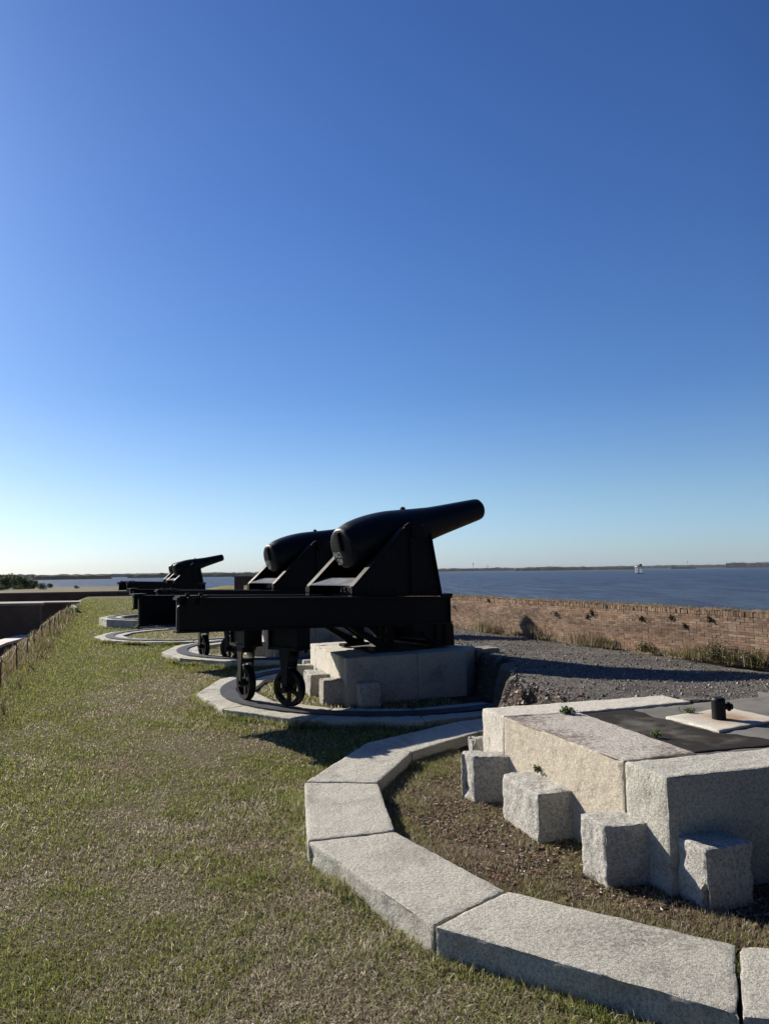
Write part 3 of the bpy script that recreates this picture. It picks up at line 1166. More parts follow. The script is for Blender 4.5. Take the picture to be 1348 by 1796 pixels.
# ------------------------------------------------------------------ brick parapet
W0 = at(1348, 1168, .5).xy
WD = (at(783, 1096, .5).xy - W0).normalized()
WN = Vector((-WD.y, WD.x))            # towards the terrace
ZB, ZTOP = 0.42, 1.245


def build_wall():
    e = empty('brick_parapet', (0, 0, 0))
    tag(e, 'long low weathered brick parapet between the gravel and the sea', 'wall')
    TH = 0.42
    bm = bmesh.new()
    p0, p1 = W0 - WD * 9, W0 + WD * 31
    q = [p0, p1, p1 - WN * (TH - .004), p0 - WN * (TH - .004)]
    prism(bm, [Vector((p.x, p.y, -0.4)) for p in q], (0, 0, ZTOP + .4 - .02))
    t = NT('mortar')
    c_ = t.coord()
    t.color(t.ramp(t.noise(c_, 12, 4, 0.7), [(0.35, (0.075, 0.06, 0.048)), (0.65, (0.16, 0.13, 0.105))]))
    mm = t.set(Roughness=0.95, Normal=t.bump(t.noise(c_, 60, 4), 0.8, 0.01))
    from_bm('mortar_core', bm, mm, e)
    V, F, K = [], [], []
    cube = np.array([(x, y, z) for z in (0, 1) for y in (0, 1) for x in (0, 1)], dtype=float)
    fc = np.array([(0, 2, 3, 1), (4, 5, 7, 6), (0, 1, 5, 4), (2, 6, 7, 3), (0, 4, 6, 2), (1, 3, 7, 5)])
    pal = np.array([(0.225, 0.145, 0.10), (0.25, 0.165, 0.115), (0.20, 0.14, 0.10), (0.27, 0.19, 0.135), (0.16, 0.105, 0.08), (0.28, 0.215, 0.16)])
    rr = random.Random(5)

    def brick(s0, s1, z0, z1, out, deep):
        j = [rr.uniform(-.002, .002) for _ in range(6)]
        c = cube.copy()
        # x along, y into wall, z up
        c[:, 0] = np.where(c[:, 0] > .5, s1 + j[0], s0 + j[1])
        c[:, 1] = np.where(c[:, 1] > .5, deep, -out + j[2] * .3)
        c[:, 2] = np.where(c[:, 2] > .5, z1 + j[3], z0 + j[4])
        c += np.array([[rr.uniform(-.0018, .0018), rr.uniform(-.0006, .0006), rr.uniform(-.0018, .0018)] for _ in range(8)])
        w = np.empty_like(c)
        w[:, 0] = W0.x + WD.x * c[:, 0] - WN.x * c[:, 1]
        w[:, 1] = W0.y + WD.y * c[:, 0] - WN.y * c[:, 1]
        w[:, 2] = c[:, 2]
        F.append(fc + len(V) * 8)
        V.append(w)
        col = pal[rr.randrange(6)] * .88 * rr.uniform(.85, 1.1) * (1 + .45 * noise.noise(Vector((s0 * .8, z0 * 3, 1))))
        K.append(np.tile(col, (8, 1)))

    ch = 0.037
    z = ZB
    row = 0
    while z + ch < ZTOP - 0.085:
        s = -9 + (row % 2) * .072
        while s < 31:
            head = (row % 4 == 3)
            w_ = .066 if head else .138
            if rr.random() > .012 and not (s > 12 and rr.random() < .0):
                brick(s, s + w_, z, z + ch - .005, rr.uniform(.001, .006), .05)
            s += w_ + .006
        z += ch
        row += 1
    s = -9
    while s < 31:
        if rr.random() > .03:
            brick(s, s + .040, z + .002, z + .078 + rr.uniform(-.022, .006), rr.uniform(.002, .014), .2)
        s += .047
    # top course lying crosswise behind
    s = -9
    while s < 31:
        if rr.random() > .15:
            brick(s, s + .2, ZTOP - .10, ZTOP - .012 + rr.uniform(-.03, .006), -.21, .41)
        s += .212
    np_mesh('brickwork', np.concatenate(V), [np.concatenate(F)], M_BRICK, e, col=np.concatenate(K))
    # earth and rubble lying on the top
    n = 420
    V, C = [], []
    for i in range(n):
        s = -9 + 40 * i / (n - 1)
        for b, zz in ((0.015, -.01), (.10, .025), (.21, .04), (.32, .025), (.41, -.02)):
            p = W0 + WD * s - WN * b
            nz = noise.noise(Vector((s * 2.3, b * 5, 0))) * .03 + noise.noise(Vector((s * 9, b * 9, 3))) * .02
            V.append((p.x, p.y, ZTOP - .018 + zz * .5 + nz))
            C.append((0.13 + nz, 0.10 + nz, 0.065 + nz * .7))
    i = np.arange(n * 5).reshape(n, 5)
    Fc = np.stack([i[:-1, :-1], i[:-1, 1:], i[1:, 1:], i[1:, :-1]], -1).reshape(-1, 4)
    np_mesh('earth_cap', V, [Fc], M_CHIP, e, col=np.array(C))


build_wall()

# ------------------------------------------------------------------ blades, stalks, leaves


def blades(name, px, py, pz, h, wdt, lean, col, mat=None, curl=0.5, parent=None):
    n = len(px)
    th = rng.uniform(0, 2 * math.pi, n)
    fx, fy = np.cos(th), np.sin(th)            # bending direction
    wx, wy = -fy, fx
    ph = rng.uniform(-.9, .9, n)               # twist
    wx, wy = wx * np.cos(ph) + fx * np.sin(ph), wy * np.cos(ph) + fy * np.sin(ph)
    t1, t2 = lean * curl, lean * (1 + .6 * curl)
    m = np.stack([px + fx * np.sin(t1) * h * .5, py + fy * np.sin(t1) * h * .5, pz + np.cos(t1) * h * .5], -1)
    tp = np.stack([m[:, 0] + fx * np.sin(t2) * h * .5, m[:, 1] + fy * np.sin(t2) * h * .5, m[:, 2] + np.cos(t2) * h * .5], -1)
    b = np.stack([px, py, pz], -1)
    w = np.stack([wx * wdt / 2, wy * wdt / 2, np.zeros(n)], -1)
    V = np.stack([b - w, b + w, m - w * .8, m + w * .8, tp], 1).reshape(-1, 3)
    i = np.arange(n) * 5
    Q = np.stack([i, i + 1, i + 3, i + 2], -1)
    T = np.stack([i + 2, i + 3, i + 4], -1)
    C = np.repeat(col, 5, axis=0)
    return np_mesh(name, V, [Q, T], mat or M_BLADE, parent, col=C)


GREEN = np.array([(0.17, 0.205, 0.045), (0.24, 0.27, 0.065), (0.11, 0.145, 0.035), (0.31, 0.32, 0.10)])
STRAW = np.array([(0.46, 0.41, 0.29), (0.38, 0.335, 0.235), (0.68, 0.64, 0.51), (0.27, 0.235, 0.165)])
BROWN = np.array([(0.24, 0.175, 0.11), (0.30, 0.22, 0.13), (0.18, 0.12, 0.075)])


def pick(pal, n, lo=.8, hi=1.2):
    return pal[rng.integers(0, len(pal), n)] * rng.uniform(lo, hi, (n, 1))


def in_rings(x, y, r):
    m = np.zeros(len(x), bool)
    for cx, cy in RINGS:
        m |= (x - cx) ** 2 + (y - cy) ** 2 < r * r
    return m


def lawn_grass():
    # distances sampled so that density falls with distance
    N = 1150000
    u = rng.uniform(0, 1, N)
    d0, d1, p = 2.2, 62.0, 0.12
    d = (d0 ** p + u * (d1 ** p - d0 ** p)) ** (1 / p)
    ang = rng.uniform(-46, 32, N)
    ang = np.radians(ang)
    x, y = d * np.sin(ang), d * np.cos(ang)
    a = (x - C0.x) * UU.x + (y - C0.y) * UU.y
    b = (x - C0.x) * VV.x + (y - C0.y) * VV.y
    ok = (x > -5.64 - 0.39 * (y - 10.58) - .25) & (b < 0.4 + 0 * a) & ~in_rings(x, y, 2.1)
    # keep clear of the stones of ring 0 (polygon between RO and RI)
    for (o0, o1, i0, i1) in zip(RO, RO[1:], RI, RI[1:]):
        q = [o0, o1, i1, i0]
        s = np.ones(len(x), bool)
        area = sum(q[k][0] * q[(k + 1) % 4][1] - q[(k + 1) % 4][0] * q[k][1] for k in range(4))
        sg = 1 if area > 0 else -1
        for k in range(4):
            ax_, ay_ = q[k]
            bx_, by_ = q[(k + 1) % 4]
            s &= sg * ((bx_ - ax_) * (y - ay_) - (by_ - ay_) * (x - ax_)) > -0.004
        ok &= ~s
    # inside ring 0
    ok &= ~((x - 2.1) ** 2 + (y - 5.8) ** 2 < 2.25 ** 2)
    for cx, cy in RINGS[1:]:
        rr_ = np.hypot(x - cx, y - cy)
        ok &= ~((rr_ < 2.88))
    x, y, d = x[ok], y[ok], d[ok]
    n = len(x)
    # colour patches: green at the inner edge and by the curbs, straw along the trodden middle
    e = x - (-5.64 - 0.39 * (y - 10.58))
    near_edge = np.exp(-(e / 1.3) ** 2)
    rc = np.min([np.hypot(x - cx, y - cy) for cx, cy in RINGS], axis=0)
    near_curb = np.exp(-((rc - 2.8) / 0.9) ** 2)
    path = np.exp(-((e - 2.7) / 1.5) ** 2)
    pn = vnoise(x, y, 1.3, 1) * .55 + vnoise(x, y, 5.5, 2) * .45 + vnoise(x, y, 14, 4) * .35 + vnoise(x, y, .45, 3) * .4
    g = .36 + .62 * near_edge + .42 * near_curb - .58 * path * np.clip((17 - d) / 5, 0, 1) + .8 * pn + .32 * np.clip((d - 9) / 6, 0, 1) + .14 * (d < 4.2)
    g = np.clip(g, .05, .93)
    isg = rng.uniform(0, 1, n) < g
    br = rng.uniform(0, 1, n) < .22 + .25 * (vnoise(x, y, 3.0, 8) > .25)
    col = np.where(isg[:, None], pick(GREEN, n), np.where(br[:, None], pick(BROWN, n), pick(STRAW, n)))
    sc = np.clip(d / 5.0, .8, 6.0) ** .32
    h = rng.uniform(.014, .034, n) * sc * np.where(isg, 1.1, .9) * (1 + .4 * near_edge + near_curb * (.35 + .9 * np.clip(vnoise(x, y, 6, 41), 0, 1)))
    w = rng.uniform(.0026, .0052, n) * np.clip(d / 4.0, .9, 14) ** .9
    lean = np.where(isg, rng.uniform(.2, 1.3, n), rng.uniform(.5, 1.6, n))
    h = h * np.where(d < 7, 1.2, 1.0)
    longs = (rng.uniform(0, 1, n) < .03) & (d < 10)
    h = np.where(longs, h * 1.9, h)
    lean = np.where(longs, rng.uniform(1.1, 1.7, n), lean)
    col[longs] = pick(np.array([(0.66, 0.62, 0.50), (0.55, 0.50, 0.36)]), int(longs.sum()))
    o = blades('lawn_grass', x, y, np.full(n, -.004), h, w, lean, col)
    tag(o, 'short green and straw coloured lawn grass beside the curbs', 'grass', kind='stuff')


lawn_grass()


def border_grass():
    # taller blades left standing against the stones, where no mower reaches
    xs, ys, hs = [], [], []

    def along(p, q, n, out, lo, hi, side):
        p, q = Vector(p), Vector(q)
        d_ = q - p
        nn = Vector((-d_.y, d_.x)).normalized() * side
        t_ = rng.uniform(0, 1, n)
        k = vnoise(p.x + d_.x * t_, p.y + d_.y * t_, 7, 51)
        keep = rng.uniform(0, 1, n) < np.clip(.55 + .7 * k, .08, 1)
        t_, k = t_[keep], k[keep]
        o_ = rng.uniform(.003, out, len(t_)) ** 1.0
        xs.append(p.x + d_.x * t_ + nn.x * o_)
        ys.append(p.y + d_.y * t_ + nn.y * o_)
        hs.append(rng.uniform(lo, hi, len(t_)) * (1 + .7 * np.clip(k, 0, 1)))

    for k in range(1, len(RO) - 1):
        along(RO[k], RO[k + 1], 2600, .10, .03, .075, -1)
    for k in range(1, len(RI) - 1):
        along(RI[k], RI[k + 1], 900, .08, .02, .06, 1)
    for i, (cx, cy) in enumerate(RINGS[1:]):
        r_ = [2.96, 2.94, 2.94, 2.85][i]
        a0 = [108, 112, 112, 112][i]
        for k in range(7):
            t0, t1 = R(a0 + k * 28.5), R(a0 + (k + 1) * 28.5)
            along((cx + r_ * math.cos(t0), cy + r_ * math.sin(t0)), (cx + r_ * math.cos(t1), cy + r_ * math.sin(t1)), 1500, .14, .04, .10, -1)
    x, y, h = np.concatenate(xs), np.concatenate(ys), np.concatenate(hs)
    n = len(x)
    isg = rng.uniform(0, 1, n) < .62
    col = np.where(isg[:, None], pick(GREEN, n), pick(STRAW, n, .6, 1.0))
    o = blades('border_grass', x, y, np.full(n, -.003), h, rng.uniform(.0032, .006, n) * np.clip(np.hypot(x, y) / 5, 1, 4), rng.uniform(.1, 1.2, n), col)
    tag(o, 'longer grass blades standing against the foot of the curb stones', 'grass', kind='stuff')


border_grass()


def ring_tufts():
    # grass inside curb of ring 0: strips along the inner curb, straw further in
    N = 210000
    th = rng.uniform(R(95), R(300), N)
    r = rng.uniform(.9, 2.35, N)
    x, y = 2.1 + r * np.cos(th), 5.78 + r * np.sin(th)
    inner = np.array(RI + [(2.72, 5.8)])
    inside = np.zeros(N, bool)
    j = len(inner) - 1
    for i in range(len(inner)):
        xi, yi = inner[i]; xj, yj = inner[j]
        c = ((yi > y) != (yj > y)) & (x < (xj - xi) * (y - yi) / (yj - yi + 1e-12) + xi)
        inside ^= c
        j = i
    dense = np.clip((r - 1.62) / .42, 0, 1) * .95 - .12 + vnoise(x, y, 5, 5) * .45
    far = np.clip((y - 5.9) / 1.2, 0, 1)
    dense += .25 * far + .9 * vnoise(x, y, 9, 31) - .12
    ok = inside & (rng.uniform(0, 1, N) < np.clip(dense, .12, 1))
    # not under the pedestal
    ok &= ((x - A0.x) * dv0.x + (y - A0.y) * dv0.y < -.02) | (y < 4.3)
    x, y, r, far = x[ok], y[ok], r[ok], far[ok]
    n = len(x)
    isg = rng.uniform(0, 1, n) < .28 + .35 * far + .25 * vnoise(x, y, 4, 6)
    col = np.where(isg[:, None], pick(GREEN, n), np.where(rng.uniform(0, 1, (n, 1)) < .4, pick(BROWN, n), pick(STRAW, n, .6, 1.0)))
    h = rng.uniform(.02, .06, n)
    w = rng.uniform(.0025, .0045, n)
    o = blades('curb_grass', x, y, np.full(n, .038), h, w, rng.uniform(.3, 1.5, n), col)
    tag(o, 'dry yellow and green grass inside the nearest curb ring', 'grass', kind='stuff')
    # the same inside rings 1 and 2
    xs, ys = [], []
    for cx, cy, k in ((RINGS[1][0], RINGS[1][1], 16000), (RINGS[2][0], RINGS[2][1], 7000), (RINGS[3][0], RINGS[3][1], 7000), (RINGS[4][0], RINGS[4][1], 5000)):
        th = rng.uniform(0, 6.283, k)
        r = 2.0 * np.sqrt(rng.uniform(0.1, 1, k))
        xx, yy = cx + r * np.cos(th), cy + r * np.sin(th)
        aa = (xx - C0.x) * UU.x + (yy - C0.y) * UU.y
        bb = (xx - C0.x) * VV.x + (yy - C0.y) * VV.y
        ok = (bb < .5)
        xs.append(xx[ok]); ys.append(yy[ok])
    x, y = np.concatenate(xs), np.concatenate(ys)
    n = len(x)
    z = np.where((x + 8.1) ** 2 + (y - 27.8) ** 2 < 4.5, .2, .038)
    isg = rng.uniform(0, 1, n) < .55
    col = np.where(isg[:, None], pick(GREEN, n), pick(STRAW, n))
    o = blades('ring_grass', x, y, z, rng.uniform(.03, .08, n), rng.uniform(.006, .014, n), rng.uniform(.3, 1.3, n), col)
    tag(o, 'green and dry grass growing inside the farther curb rings', 'grass', kind='stuff')


ring_tufts()


def mulch():
    N = 13000
    th = rng.uniform(R(100), R(300), N)
    r = rng.uniform(.6, 1.98, N)
    x, y = 2.1 + r * np.cos(th), 5.78 + r * np.sin(th)
    ok = ((x - A0.x) * dv0.x + (y - A0.y) * dv0.y < -.02) | (y < 4.3)
    x, y = x[ok], y[ok]
    n = len(x)
    s = rng.uniform(.006, .022, n)
    th = rng.uniform(0, 6.28, n)
    tilt = rng.uniform(-.012, .012, n)
    c, sn = np.cos(th), np.sin(th)
    asp = rng.uniform(.25, .7, n)
    z = .044 + rng.uniform(0, .010, n)
    V = np.stack([np.stack([x + c * s, y + sn * s, z + tilt], -1), np.stack([x - sn * s * asp, y + c * s * asp, z], -1),
                  np.stack([x - c * s, y - sn * s, z + tilt * .2], -1), np.stack([x + sn * s * asp, y - c * s * asp, z + .004], -1)], 1).reshape(-1, 3)
    i = np.arange(n) * 4
    pal = np.array([(0.16, 0.10, 0.07), (0.22, 0.15, 0.105), (0.10, 0.075, 0.055), (0.30, 0.225, 0.16), (0.20, 0.10, 0.07), (0.13, 0.11, 0.09)])
    col = pick(pal, n)
    wh = rng.uniform(0, 1, n) < .04
    col[wh] = (0.62, 0.60, 0.56)
    o = np_mesh('leaf_litter', V, [np.stack([i, i + 1, i + 2, i + 3], -1)], M_CHIP, None, col=np.repeat(col, 4, axis=0))
    tag(o, 'reddish brown leaf litter and shell bits around the buttress blocks', 'leaf litter', kind='stuff')


mulch()


def pebbles(name, x, y, z, s, col, label):
    n = len(x)
    base = np.array([(1, 0, 0), (0, 1, 0), (-1, 0, 0), (0, -1, 0), (0, 0, .7), (0, 0, -.5)], float)
    th = rng.uniform(0, 6.28, n)
    c, sn = np.cos(th)[:, None], np.sin(th)[:, None]
    b = base[None] * rng.uniform(.6, 1.3, (n, 6, 1)) * s[:, None, None]
    V = np.stack([b[..., 0] * c - b[..., 1] * sn + x[:, None], b[..., 0] * sn + b[..., 1] * c + y[:, None], b[..., 2] + z[:, None]], -1).reshape(-1, 3)
    f = np.array([(0, 1, 4), (1, 2, 4), (2, 3, 4), (3, 0, 4), (1, 0, 5), (2, 1, 5), (3, 2, 5), (0, 3, 5)])
    F = (f[None] + (np.arange(n) * 6)[:, None, None]).reshape(-1, 3)
    o = np_mesh(name, V, [F], M_CHIP, None, col=np.repeat(col, 6, axis=0))
    tag(o, label, 'gravel', kind='stuff')


def gravel_stones():
    N = 36000
    a = 0.4 + 22 * rng.uniform(0, 1, N) ** 1.7
    b = rng.uniform(-.6, 4.2, N)
    xs, ys, zs = [], [], []
    for aa, bb in zip(a, b):
        e = b_edge(aa)
        s = min(1, max(0, (bb - e) / .34))
        if s <= 0.02: continue
        k = s * s * (3 - 2 * s)
        x, y = xy(aa, bb)
        xs.append(x); ys.append(y); zs.append(-.06 + (.68 - .055 * max(0, bb - 1.2)) * k + .02 * noise.noise(Vector((x, y, 0)) * .9) + .002)
    x, y, z = np.array(xs), np.array(ys), np.array(zs)
    n = len(x)
    s = rng.uniform(.004, .013, n) * (1 + 1.3 * (rng.uniform(0, 1, n) < .06))
    pal = np.array([(0.16, 0.15, 0.14), (0.24, 0.22, 0.20), (0.09, 0.085, 0.08), (0.33, 0.31, 0.28), (0.13, 0.115, 0.10)])
    col = pick(pal, n)
    # rubble that has come away from the broken edge
    k = 700
    aa = rng.uniform(.9, 3.6, k)
    bb = np.array([b_edge(q) for q in aa]) + rng.normal(.05, .16, k)
    X, Y, Z = [], [], []
    for q, w in zip(aa, bb):
        px_, py_ = xy(q, w)
        e_ = min(1, max(0, (w - b_edge(q)) / .34))
        X.append(px_); Y.append(py_); Z.append(.02 + .62 * e_ * e_ * (3 - 2 * e_))
    x, y, z = np.concatenate([x, X]), np.concatenate([y, Y]), np.concatenate([z, Z])
    s = np.concatenate([s, rng.uniform(.012, .042, k)])
    col = np.concatenate([col, pick(np.array([(0.16, 0.14, 0.12), (0.30, 0.27, 0.24), (0.20, 0.12, 0.09), (0.09, 0.08, 0.07)]), k)])
    pebbles('gravel_stones', x, y, z, s, col, 'loose grey gravel and shell lying on the terrace')


gravel_stones()


def rnd_line(n, p, q, spread):
    t_ = rng.uniform(0, 1, n)
    x = p[0] + (q[0] - p[0]) * t_
    y = p[1] + (q[1] - p[1]) * t_
    dx, dy = q[0] - p[0], q[1] - p[1]
    L = math.hypot(dx, dy)
    o = rng.normal(0, spread, n)
    return x - dy / L * o, y + dx / L * o, t_


# weeds at the foot of the parapet and on its top
def wall_weeds():
    p = W0 - WD * 3 + WN * .12
    q = W0 + WD * 14 + WN * .12
    x, y, t_ = rnd_line(13000, p, q, .08)
    n = len(x)
    s = -3 + 17 * t_
    dens = .45 + vnoise(s, s * 0, 2.2, 9) * .8
    k = rng.uniform(0, 1, n) < np.clip(dens, .08, 1)
    x, y, s = x[k], y[k], s[k]
    n = len(x)
    isg = rng.uniform(0, 1, n) < np.where(s < 3.2, .35, .06) + .1 * vnoise(s, s * 0, 1.5, 12)
    col = np.where(isg[:, None], pick(GREEN, n, .4, .8), np.where((rng.uniform(0, 1, n) < .5)[:, None], pick(BROWN, n, .7, 1.1), pick(STRAW, n, .45, .8)))
    h = rng.uniform(.04, .16, n) * (1 + 1.1 * (vnoise(s, s * 0, 2.8, 15) > .1))
    o = blades('wall_foot_weeds', x, y, np.full(n, .49), h, rng.uniform(.005, .012, n), rng.uniform(.1, .9, n), col)
    tag(o, 'green and dry weeds along the foot of the brick parapet', 'weeds', kind='stuff')
    x, y, t_ = rnd_line(30000, W0 - WD * 4 - WN * .19, W0 + WD * 30 - WN * .19, .12)
    s = -4 + 34 * t_
    k = rng.uniform(0, 1, len(x)) < np.clip(.5 + vnoise(s, s * 0, 2.6, 19) * .8, .15, 1)
    x, y = x[k], y[k]
    n = len(x)
    isg = rng.uniform(0, 1, n) < .25
    col = np.where(isg[:, None], pick(GREEN, n, .6, 1.0), pick(BROWN, n, .8, 1.3))
    o = blades('wall_top_grass', x, y, np.full(n, ZTOP - .02), rng.uniform(.02, .085, n), rng.uniform(.004, .012, n), rng.uniform(.2, 1.3, n), col)
    tag(o, 'dry brown tufts growing along the top of the brick parapet', 'weeds', kind='stuff')


wall_weeds()


def edge_weeds():
    N = 34000
    y = 5.5 + 38 * rng.uniform(0, 1, N) ** 1.5
    e = rng.normal(-.55, .42, N)
    e = np.clip(e, -1.7, .6)
    x = -5.64 - 0.39 * (y - 10.58) + e
    z = np.where(e < 0, -.35 * np.abs(e) ** 1.2, 0) - .01
    n = N
    v = vnoise(x, y, 1.4, 23)
    tall = (rng.uniform(0, 1, n) < np.clip(.3 + v * .5, .05, .8)) & (e < .1)
    col = np.where((rng.uniform(0, 1, n) < .28)[:, None], pick(GREEN, n, .4, .8), np.where((rng.uniform(0, 1, n) < .7)[:, None], pick(BROWN, n, .45, .95), pick(STRAW, n, .4, .8)))
    h = np.where(tall, rng.uniform(.12, .36, n), rng.uniform(.04, .13, n))
    o = blades('edge_weeds', x, y, z, h, rng.uniform(.004, .009, n) * np.clip(y / 9, 1, 3), rng.uniform(.05, .65, n), col)
    tag(o, 'tall dry weeds along the left edge of the lawn', 'weeds', kind='stuff')


edge_weeds()


def leaf_quads(cx, cy, cz, s, col, name, mat, parent=None):
    """small leaf faces at given centres with random orientation"""
    n = len(cx)
    a = rng.normal(size=(n, 3))
    a /= np.linalg.norm(a, axis=1)[:, None]
    b = rng.normal(size=(n, 3))
    b -= (a * b).sum(1)[:, None] * a
    b /= np.linalg.norm(b, axis=1)[:, None]
    c = np.stack([cx, cy, cz], -1)
    s = s[:, None]
    V = np.stack([c - a * s, c - b * s * .5, c + a * s, c + b * s * .5], 1).reshape(-1, 3)
    i = np.arange(n) * 4
    return np_mesh(name, V, [np.stack([i, i + 1, i + 2, i + 3], -1)], mat, parent, col=np.repeat(col, 4, axis=0))


LEAFG = np.array([(0.075, 0.12, 0.035), (0.10, 0.15, 0.045), (0.05, 0.085, 0.028)])


def small_plant(loc, r, h, n, label, pal=LEAFG, cat='plant', group=None):
    e = empty('small_plant', loc)
    tag(e, label, cat, group)
    bm = bmesh.new()
    for k in range(5):
        th = random.uniform(0, 6.28)
        rod(bm, (0, 0, -.02), (math.cos(th) * r * .6, math.sin(th) * r * .6, h * random.uniform(.5, .95)), .0018, 5, .001)
    from_bm('stems', bm, M_BARK, e)
    q = rng.normal(size=(n, 3)) * np.array([r * .5, r * .5, h * .28]) + np.array([0, 0, h * .5])
    q[:, 2] = np.abs(q[:, 2])
    leaf_quads(q[:, 0], q[:, 1], q[:, 2], rng.uniform(.009, .019, n) * (h / .05) ** .4, pick(pal, n), 'leaves', M_LEAF, e)
    return e


p = at(995, 1252, ZP); small_plant(p, .05, .055, 150, 'small green plant at the back corner joint of the nearest pedestal top')
p = at(1207, 1250, ZP); small_plant(p, .05, .035, 90, 'low green plant behind the rust-stained stone of the nearest pedestal', group=None)
p = at(1150, 1293, ZP); small_plant(p, .025, .045, 40, 'tiny green sprout at the edge of the dark tar strip')
p = at(942, 1352, .40); small_plant(p, .035, .04, 80, 'small green plant between a buttress block and the yellowish pedestal side')
p = at(903, 1285, .2) + Vector((-.28, .1, -.15)); 
for k, (px_, py_, dz) in enumerate([(857, 1052, 0), (1037, 1075, 0), (1243, 1085, 0), (1030, 1081, 0), (1177, 1083, 0), (797, 1065, 0), (1200, 1097, 0), (1125, 1085, 0), (975, 1076, 0)]):
    # plants rooted in the face of the parapet
    d = _r * ((px_ - 674) / FPX) - _u * ((py_ - 898) / FPX) + _f
    C_ = Vector((0, 0, EYE))
    n3 = Vector((WN.x, WN.y, 0))
    tt = (Vector((W0.x, W0.y, 0)) - C_).dot(n3) / d.dot(n3)
    pt = C_ + d * tt + n3 * .004
    pt.z = min(pt.z, ZTOP - .05)
    small_plant(pt - Vector((0, 0, .04)), .035 + .012 * (k % 3), .085, 80,
                ['dark tuft in the parapet face near the top, just right of the nearest cannon front',
                 'dark tuft high in the parapet face, upper of a pair near the middle',
                 'largest dark tuft in the parapet face, below its top course at the right',
                 'dark tuft in the parapet face, lower of a pair near the middle',
                 'small dark tuft in the parapet face left of the largest tuft',
                 'dark tuft in the parapet face close beside the cannon front',
                 'low dark tuft in the parapet face between the right hand tufts',
                 'faint small tuft in the parapet face between the pair and the right hand tufts',
                 'small tuft in the parapet face left of the middle pair'][k],
                pal=np.array([(0.05, 0.055, 0.028), (0.09, 0.08, 0.04), (0.035, 0.035, 0.02)]), group='tufts growing in the parapet face')

# bare shrub at the right end of the visible wall
def shrub(loc, h, label, n=26):
    e = empty('dry_shrub', loc)
    tag(e, label, 'shrub')
    bm = bmesh.new()
    tips = []
    for k in range(n):
        th, ln = random.uniform(0, 6.28), random.uniform(.1, .6)
        p = Vector((0, 0, -.03))
        d = Vector((math.cos(th) * ln, math.sin(th) * ln, 1)).normalized()
        hh = h * random.uniform(.5, 1)
        for s_ in range(3):
            q = p + d * hh / 3
            rod(bm, p, q, .004 - s_ * .001, 5, .003 - s_ * .001)
            tips.append(q)
            d = (d + Vector((random.uniform(-.3, .3), random.uniform(-.3, .3), random.uniform(-.1, .1)))).normalized()
            p = q
    from_bm('twigs', bm, M_BARK, e)
    T = np.array([tuple(t_) for t_ in tips])
    T = np.repeat(T, 12, axis=0) + rng.normal(0, .045, (len(T) * 12, 3))
    T[:, 2] = np.abs(T[:, 2]) * .75
    leaf_quads(T[:, 0], T[:, 1], T[:, 2], rng.uniform(.008, .02, len(T)), pick(np.array([(0.10, 0.10, 0.045), (0.20, 0.165, 0.09), (0.06, 0.07, 0.03)]), len(T)), 'leaves', M_LEAF, e)


shrub((*(W0 + WD * .75 + WN * .18), .5), .46, 'brown leaning twiggy shrub at the wall foot where the long shadow ends')
shrub((*(W0 + WD * .15 + WN * .16), .5), .30, 'low dark shrub at the wall foot by the right edge of the photo')
shrub((*(W0 + WD * .45 + WN * .16), .5), .26, 'small dark shrub between the leaning one and the rightmost one')
shrub((*(W0 + WD * 2.2 + WN * .13), .5), .20, 'small green shrub at the wall foot left of the leaning one')

# ------------------------------------------------------------------ rope fence on the lawn's inner edge
def fence():
    e = empty('rope_fence', (0, 0, 0))
    tag(e, 'sagging rope fence on thin posts along the left edge of the lawn', 'fence')
    tops = []
    for k in range(13):
        y = 8.2 + k * 2.2
        x = edge_x(y) - .28 + random.uniform(-.05, .05)
        lean = Vector((random.uniform(-.10, .02), random.uniform(-.05, .05), 0))
        bm = bmesh.new()
        b_ = Vector((x, y, -.25))
        t_ = Vector((x, y, .50)) + lean
        rod(bm, b_, t_, .014, 7, .012)
        from_bm('post', bm, M_WOOD, e)
        tops.append(b_.lerp(t_, .93))
    bm = bmesh.new()
    for p, q in zip(tops, tops[1:]):
        pr = p
        for i in range(1, 9):
            s_ = i / 8
            c_ = p.lerp(q, s_) - Vector((0, 0, .16 * 4 * s_ * (1 - s_)))
            rod(bm, pr, c_, .009, 6)
            pr = c_
    from_bm('rope', bm, M_ROPE, e)


fence()

# ------------------------------------------------------------------ parade, far ramparts, field, water
def sheet(name, pts, mat, z=None, kind='structure', thick=None):
    bm = bmesh.new()
    P = [Vector(p) if len(p) == 3 else Vector((p[0], p[1], z)) for p in pts]
    if thick:
        prism(bm, P, (0, 0, -thick))
    else:
        bm.faces.new([bm.verts.new(p) for p in P])
    return tag(from_bm(name, bm, mat), kind=kind)


PZ = -3.6
sheet('parade_ground', [(-75, -20), (2, -20), (-26, 80), (-75, 80)], M_SAND, PZ)
# retaining wall below the lawn's edge
def brick_block(name, pts, z0, z1, label, cat, cap=True, mat=M_BWALL, over=.12, capm=None):
    e = empty(name, (0, 0, 0))
    tag(e, label, cat)
    bm = bmesh.new()
    prism(bm, [Vector((*p, z0)) for p in pts], (0, 0, z1 - z0))
    from_bm('wall', bm, mat, e)
    if cap:
        c = Vector((sum(p[0] for p in pts) / len(pts), sum(p[1] for p in pts) / len(pts)))
        bm = bmesh.new()
        prism(bm, [Vector((*(c + (Vector(p) - c) * (1 + over / (Vector(p) - c).length)), z1 + .002)) for p in pts], (0, 0, .10))
        from_bm('coping', bm, capm or M_CONC, e)
    return e


